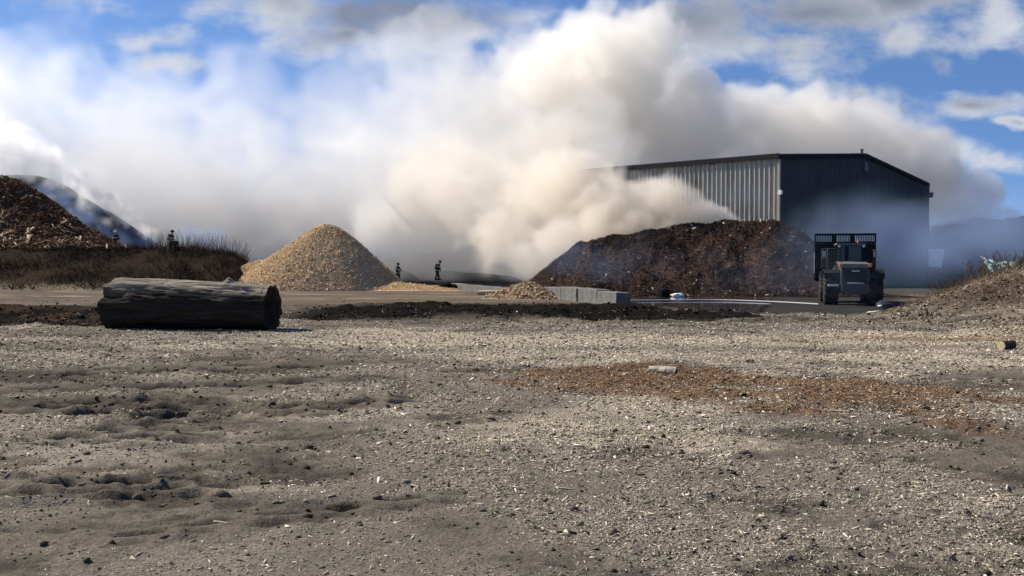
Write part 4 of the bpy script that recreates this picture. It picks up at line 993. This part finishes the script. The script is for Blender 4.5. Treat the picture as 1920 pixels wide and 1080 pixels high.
firefighter((pz[0], 87, -.05), R(82), 'firefighter with air tank bending forward in front of the grey smoke', lean=.30, tank=True, stride=.12, arm={'l': ((-.28, -.14, 1.12), (-.2, -.32, .88)), 'r': ((.28, -.14, 1.1), (.2, -.34, .86))})
pz = spot(218, 72)
firefighter((pz[0], 72, 2.25), R(-30), 'firefighter in white helmet at the foot of the charred heap', helm=M_HELMW, stride=.08)
pz = spot(320, 73)
firefighter((pz[0], 73, 2.30), R(70), 'firefighter with an air tank standing beyond the tall dead grass', lean=.22, tank=True, stride=.1)

# ------------------------------------------------------------------ smoke
def noise3(shape, cell, seed):
    r = np.random.default_rng(seed); ks = [int(math.ceil(q/c))+3 for q, c in zip(shape, cell)]; Q = r.standard_normal(ks)
    for ax, n in enumerate(shape):
        x = np.arange(n)/cell[ax]; i = np.floor(x).astype(int); f = x-i; f = f*f*(3-2*f)
        sh = [1, 1, 1]; sh[ax] = n; f = f.reshape(sh)
        Q = np.take(Q, i, axis=ax)*(1-f)+np.take(Q, i+1, axis=ax)*f
    return Q
def fbm3(shape, cell, seed, o=5, bil=True, gain=.55, an=(1, 1, 1), warp=0.0):
    """layered noise; warp curls it so the edges tear into wisps"""
    a = 1; t = 0; tot = 0; c0 = cell
    for k in range(o):
        if cell < 1.5: break
        n = noise3(shape, [cell*q for q in an], seed+k*7); t = t+a*((1-np.abs(n)*1.9) if bil else n); tot += a; a *= gain; cell /= 2.05
    t = t/tot
    if warp:
        idx = np.indices(shape, dtype=np.int32)
        for ax in range(3):
            d = noise3(shape, [c0*.7]*3, seed+900+ax)+.5*noise3(shape, [max(1.6, c0*.3)]*3, seed+950+ax)
            idx[ax] = np.clip(idx[ax]+np.rint(d*warp*c0).astype(np.int32), 0, shape[ax]-1)
        t = t[idx[0], idx[1], idx[2]]
        for ax in range(3): t = .5*t+.25*(np.roll(t, 1, ax)+np.roll(t, -1, ax))
    return t
def smoke(name, puffs, vox, mat_, seed, label, amp=.5, cell=4.0, gain=2.0, bil=True, zmin=-.45, dmul=1.0, o=5, an=(1, 1, 1), warp=0.0, ng_=.55):
    c = np.array([at(*p[:3]) for p in puffs]); r = np.array([p[3]/F*p[2] for p in puffs]); dn = np.array([p[4] if len(p) > 4 else 1.0 for p in puffs])
    lo_ = (c-r[:, None]*1.35).min(0); hi = (c+r[:, None]*1.35).max(0); lo_[2] = max(lo_[2], zmin)
    n = np.maximum(4, np.ceil((hi-lo_)/vox).astype(int)); hi = lo_+(n-1)*vox
    X = [lo_[i]+np.arange(n[i])*vox for i in range(3)]; sh = tuple(int(q) for q in n)
    Sd = np.full(sh, -1.0); D = np.zeros(sh); Wt = np.zeros(sh)+1e-6
    for ci, ri, di in zip(c, r, dn):
        sl = tuple(slice(max(0, int((ci[i]-ri*1.6-lo_[i])/vox)), max(0, int((ci[i]+ri*1.6-lo_[i])/vox)+2)) for i in range(3))
        d = np.sqrt((X[0][sl[0]][:, None, None]-ci[0])**2+(X[1][sl[1]][None, :, None]-ci[1])**2+(X[2][sl[2]][None, None, :]-ci[2])**2)
        v = 1-d/ri; Sd[sl] = np.maximum(Sd[sl], v)
        w = np.clip(1.6-d/ri, 0, None)**2; D[sl] += w*di; Wt[sl] += w
    N = fbm3(sh, cell/vox, seed, o, bil, ng_, an, warp)
    f = np.clip((Sd+amp*N)*gain, 0, 1); f = f*f*(3-2*f)*(D/Wt)*dmul
    for ax in range(3):
        for e_ in (0, -1):
            i = [slice(None)]*3; i[ax] = e_; f[tuple(i)] = 0
    nyz = sh[1]*sh[2]
    img = bpy.data.images.new(name+'_density', nyz, sh[0], float_buffer=True, is_data=True)
    pix = np.zeros((sh[0], nyz, 4), np.float32); pix[..., 0] = f.reshape(sh[0], nyz); pix[..., 3] = 1; img.pixels.foreach_set(pix.ravel()); img.update(); img.pack()
    vol = bpy.data.volumes.new(name); ob = bpy.data.objects.new(name, vol); COL.objects.link(ob); vol.materials.append(mat_)
    ng = bpy.data.node_groups.new(name, 'GeometryNodeTree')
    ng.interface.new_socket('Geometry', in_out='INPUT', socket_type='NodeSocketGeometry'); ng.interface.new_socket('Geometry', in_out='OUTPUT', socket_type='NodeSocketGeometry')
    Nn = ng.nodes.new; l = ng.links.new
    go = Nn('NodeGroupOutput'); vc = Nn('GeometryNodeVolumeCube'); po = Nn('GeometryNodeInputPosition'); sm = Nn('GeometryNodeSetMaterial'); im = Nn('GeometryNodeImageTexture')
    im.inputs['Image'].default_value = img; im.interpolation = 'Closest'; im.extension = 'EXTEND'
    def vm(op, a, b=None, sc=None):
        q = Nn('ShaderNodeVectorMath'); q.operation = op; l(a, q.inputs[0])
        if b is not None: q.inputs[1].default_value = b
        if sc is not None: q.inputs['Scale'].default_value = sc
        return q
    ix = vm('FLOOR', vm('SCALE', vm('SUBTRACT', po.outputs[0], tuple(lo_-vox*.5)).outputs[0], sc=1/vox).outputs[0])
    uj = vm('DOT_PRODUCT', ix.outputs[0], (0.0, float(sh[2]), 1.0)); ui = vm('DOT_PRODUCT', ix.outputs[0], (1.0, 0.0, 0.0))
    def mad(a, m_, b):
        q = Nn('ShaderNodeMath'); q.operation = 'MULTIPLY_ADD'; l(a, q.inputs[0]); q.inputs[1].default_value = m_; q.inputs[2].default_value = b; return q.outputs[0]
    cb = Nn('ShaderNodeCombineXYZ'); l(mad(uj.outputs['Value'], 1/nyz, .5/nyz), cb.inputs[0]); l(mad(ui.outputs['Value'], 1/sh[0], .5/sh[0]), cb.inputs[1])
    l(cb.outputs[0], im.inputs['Vector'])
    sx = Nn('ShaderNodeSeparateXYZ'); l(im.outputs['Color'], sx.inputs[0])
    l(sx.outputs[0], vc.inputs['Density']); vc.inputs['Min'].default_value = tuple(lo_); vc.inputs['Max'].default_value = tuple(hi)
    for k, v in zip('XYZ', sh): vc.inputs['Resolution '+k].default_value = v
    l(vc.outputs[0], sm.inputs[0]); sm.inputs['Material'].default_value = mat_; l(sm.outputs[0], go.inputs[0])
    ob.modifiers.new('smoke', 'NODES').node_group = ng
    print(name, sh, int(f.size), round(float((f > 0).mean()), 2), round(time.time()-T0, 1))
    return tag(ob, label, 'smoke', kind='stuff')
def smat(name, col, dens, g=0.0, step=1.0):
    m = bpy.data.materials.new(name); m.use_nodes = True; nt = m.node_tree; nt.nodes.clear()
    o = nt.nodes.new('ShaderNodeOutputMaterial'); v = nt.nodes.new('ShaderNodeVolumePrincipled')
    v.inputs['Color'].default_value = (*col, 1); v.inputs['Density'].default_value = dens; v.inputs['Anisotropy'].default_value = g
    nt.links.new(v.outputs[0], o.inputs['Volume']); m.cycles.volume_step_rate = step; return m
def path(pts, n, jit, seed, rj=(.75, 1.15)):
    r = np.random.default_rng(seed); pts = np.array(pts, float); out = []
    for t in np.linspace(0, len(pts)-1.001, n):
        i = int(t); f = t-i; p = pts[i]*(1-f)+pts[i+1]*f
        out.append([p[0]+r.normal()*jit*p[3], p[1]+r.normal()*jit*p[3], p[2]+r.normal()*jit*p[3]*p[2]/F, p[3]*r.uniform(*rj)]+list(p[4:]))
    return out
WARM = (.968, .948, .912); WHITE = (.985, .985, .985); BLUE = (.50, .66, .97)
A = path([(1392, 415, 66, 5, 2.), (1350, 406, 66.5, 16, 1.8), (1290, 398, 67, 34, 1.5), (1220, 394, 68, 48, 1.2), (1150, 388, 70, 62, 1.), (1070, 385, 72, 72, .75), (990, 385, 76, 82, .45), (900, 370, 83, 85, .3), (800, 350, 88, 85, .2)], 84, .33, 1)
A += path([(1385, 417, 65.5, 4, 1.8), (1320, 422, 65.5, 11, 1.6), (1250, 428, 65.5, 18, 1.3), (1190, 436, 66, 26, 1.1), (1120, 448, 66.5, 34, .9), (1060, 466, 67, 42, .7), (1010, 486, 67, 42, .6)], 60, .4, 6)
A += path([(1110, 360, 72, 55, .9), (1060, 320, 74, 55, .7), (1010, 270, 78, 70, .35)], 12, .4, 8)
smoke('heap_smoke', A, .19, smat('smoke_warm', (.96, .918, .85), .75, .5), 5, 'dense tan white smoke streaming off the crest of the burning heap', amp=.66, cell=2.6, gain=2.3, an=(1.5, 1, .9), warp=.38, o=6, ng_=.68)
B = path([(1914, 404, 125, 8, 1.8), (1860, 392, 125, 22, 1.6), (1800, 370, 126, 50, 1.3), (1700, 325, 127, 72, 1.1), (1600, 294, 128, 76, 1.), (1480, 266, 128, 76, 1.), (1360, 256, 128, 78, .9), (1240, 246, 128, 92, .9), (1120, 210, 128, 110, 1.), (1020, 240, 128, 130, .8)], 84, .33, 2)
B += path([(1130, 170, 127, 88, 1.), (1120, 105, 127, 70, 1.), (1120, 60, 127, 48, .9)], 16, .35, 3)
B += path([(960, 170, 128, 90, .4), (800, 130, 128, 70, .16), (790, 80, 128, 34, .18), (690, 95, 128, 34, .12)], 16, .4, 4)
smoke('plume_smoke', B, .34, smat('smoke_plume', WARM, .30, .45), 9, 'tall billowing white smoke column rising behind the warehouse roof', amp=.62, cell=6.5, gain=3.2, o=6, warp=.26, ng_=.68)
C = path([(1020, 400, 101, 130, .8), (880, 350, 102, 165, .8), (700, 355, 103, 165, .75), (480, 350, 104, 165, .7), (250, 330, 105, 165, .6), (30, 300, 106, 165, .55), (-160, 285, 106, 160, .55), (-330, 275, 106, 150, .55)], 70, .3, 3)
C += path([(900, 230, 106, 115, .16), (650, 215, 106, 115, .11), (350, 205, 106, 115, .12), (60, 190, 106, 110, .2), (-150, 180, 106, 110, .25)], 30, .4, 13)
C += path([(700, 440, 91, 80, 2.2), (780, 440, 91.5, 85, 2.2), (860, 450, 91.5, 85, 2.0), (930, 455, 91, 80, 1.8), (560, 450, 94, 70, 2.2), (480, 465, 95, 60, 2.4), (1090, 470, 91, 75, 1.6), (970, 470, 92, 80, 1.4), (850, 450, 92.5, 82, 1.2), (740, 435, 93, 84, 1.6), (620, 425, 95, 90, 2.2), (480, 425, 97, 95, 2.4), (330, 425, 100, 90, 2.4), (200, 420, 106, 80, 1.5)], 110, .2, 14)
smoke('bank_smoke', C, .42, smat('smoke_bank', (.945, .932, .912), .185, .5), 12, 'broad pale bank of smoke filling the sky over the left half of the yard', amp=.78, cell=8, gain=1.5, bil=False, an=(2.0, 1, .85), warp=.5, o=7, ng_=.72)
Dp = path([(180, 365, 84, 10, 1.), (120, 340, 84, 16, 1.5), (80, 312, 83, 30, 1.4), (20, 290, 83, 44, .5), (-60, 265, 83, 65, .35)], 26, .4, 21)
Dp += path([(285, 445, 83.5, 6, .8), (240, 412, 83.5, 9, .8), (190, 380, 83.5, 12, .8), (130, 345, 83.5, 16, 1.)], 70, 1.0, 22, (.4, 1.3))
Dp += path([(150, 355, 80, 12, .4), (220, 405, 79, 12, .35), (90, 385, 77, 9, .5), (160, 425, 74, 8, .5)], 40, 1.3, 23, (.4, 1.3))
smoke('crest_smoke', Dp, .2, smat('smoke_crest', WHITE, .8, .5), 15, 'white wisps of smoke curling off the charred heap at left', amp=.8, cell=2.2, gain=1.4, warp=.5, o=6)
V_ = path([(70, 370, 77, 26, .6), (140, 400, 77, 28, .8), (210, 430, 77, 26, .9), (290, 460, 77, 28, .9), (380, 470, 78, 34, .9), (460, 480, 80, 34, .7)], 30, .35, 41)
smoke('veil_smoke', V_, .4, smat('smoke_veil', BLUE, .30), 28, 'thin blue smoke drifting down the face of the charred heap at left', amp=.7, cell=3.2, gain=1.1, bil=False)
E_ = path([(1010, 480, 57, 60, .5), (1080, 485, 56, 55, .9), (1200, 490, 55.5, 60, .7), (1330, 500, 55, 50, .4), (1460, 500, 54, 60, .4), (1560, 470, 55, 70, .5), (1650, 470, 60, 80, .7), (1740, 480, 70, 90, .8), (1850, 470, 85, 90, .9), (1950, 460, 90, 90, .9)], 50, .3, 31)
E_ += path([(1490, 410, 74, 50, .8), (1560, 440, 76, 60, 1.), (1650, 455, 80, 65, 1.), (1730, 450, 85, 60, .8)], 16, .3, 33)
E_ += path([(1530, 500, 43, 60, .2), (1600, 515, 42.5, 65, .25), (1680, 520, 43, 60, .2)], 9, .3, 37)
E_ += path([(1360, 360, 74, 36, .5), (1430, 380, 74, 46, .5)], 6, .3, 35)
smoke('low_smoke', E_, .6, smat('smoke_thin', BLUE, .05), 18, 'thin bluish smoke drifting low around the loader and the dark gable', amp=.6, cell=6, gain=1.2, bil=False)

S.cycles.volume_bounces = 24; S.cycles.max_bounces = 26; S.cycles.diffuse_bounces = 3; S.cycles.transparent_max_bounces = 8
S.cycles.volume_max_steps = 512
S.cycles.use_adaptive_sampling = True; S.cycles.adaptive_threshold = .03; S.cycles.adaptive_min_samples = 16
S.cycles.use_denoising = True; S.cycles.denoiser = 'OPENIMAGEDENOISE'; S.cycles.denoising_input_passes = 'RGB_ALBEDO_NORMAL'; S.cycles.denoising_prefilter = 'ACCURATE'
S.cycles.sample_clamp_indirect = 6
print('script done', time.time()-T0)
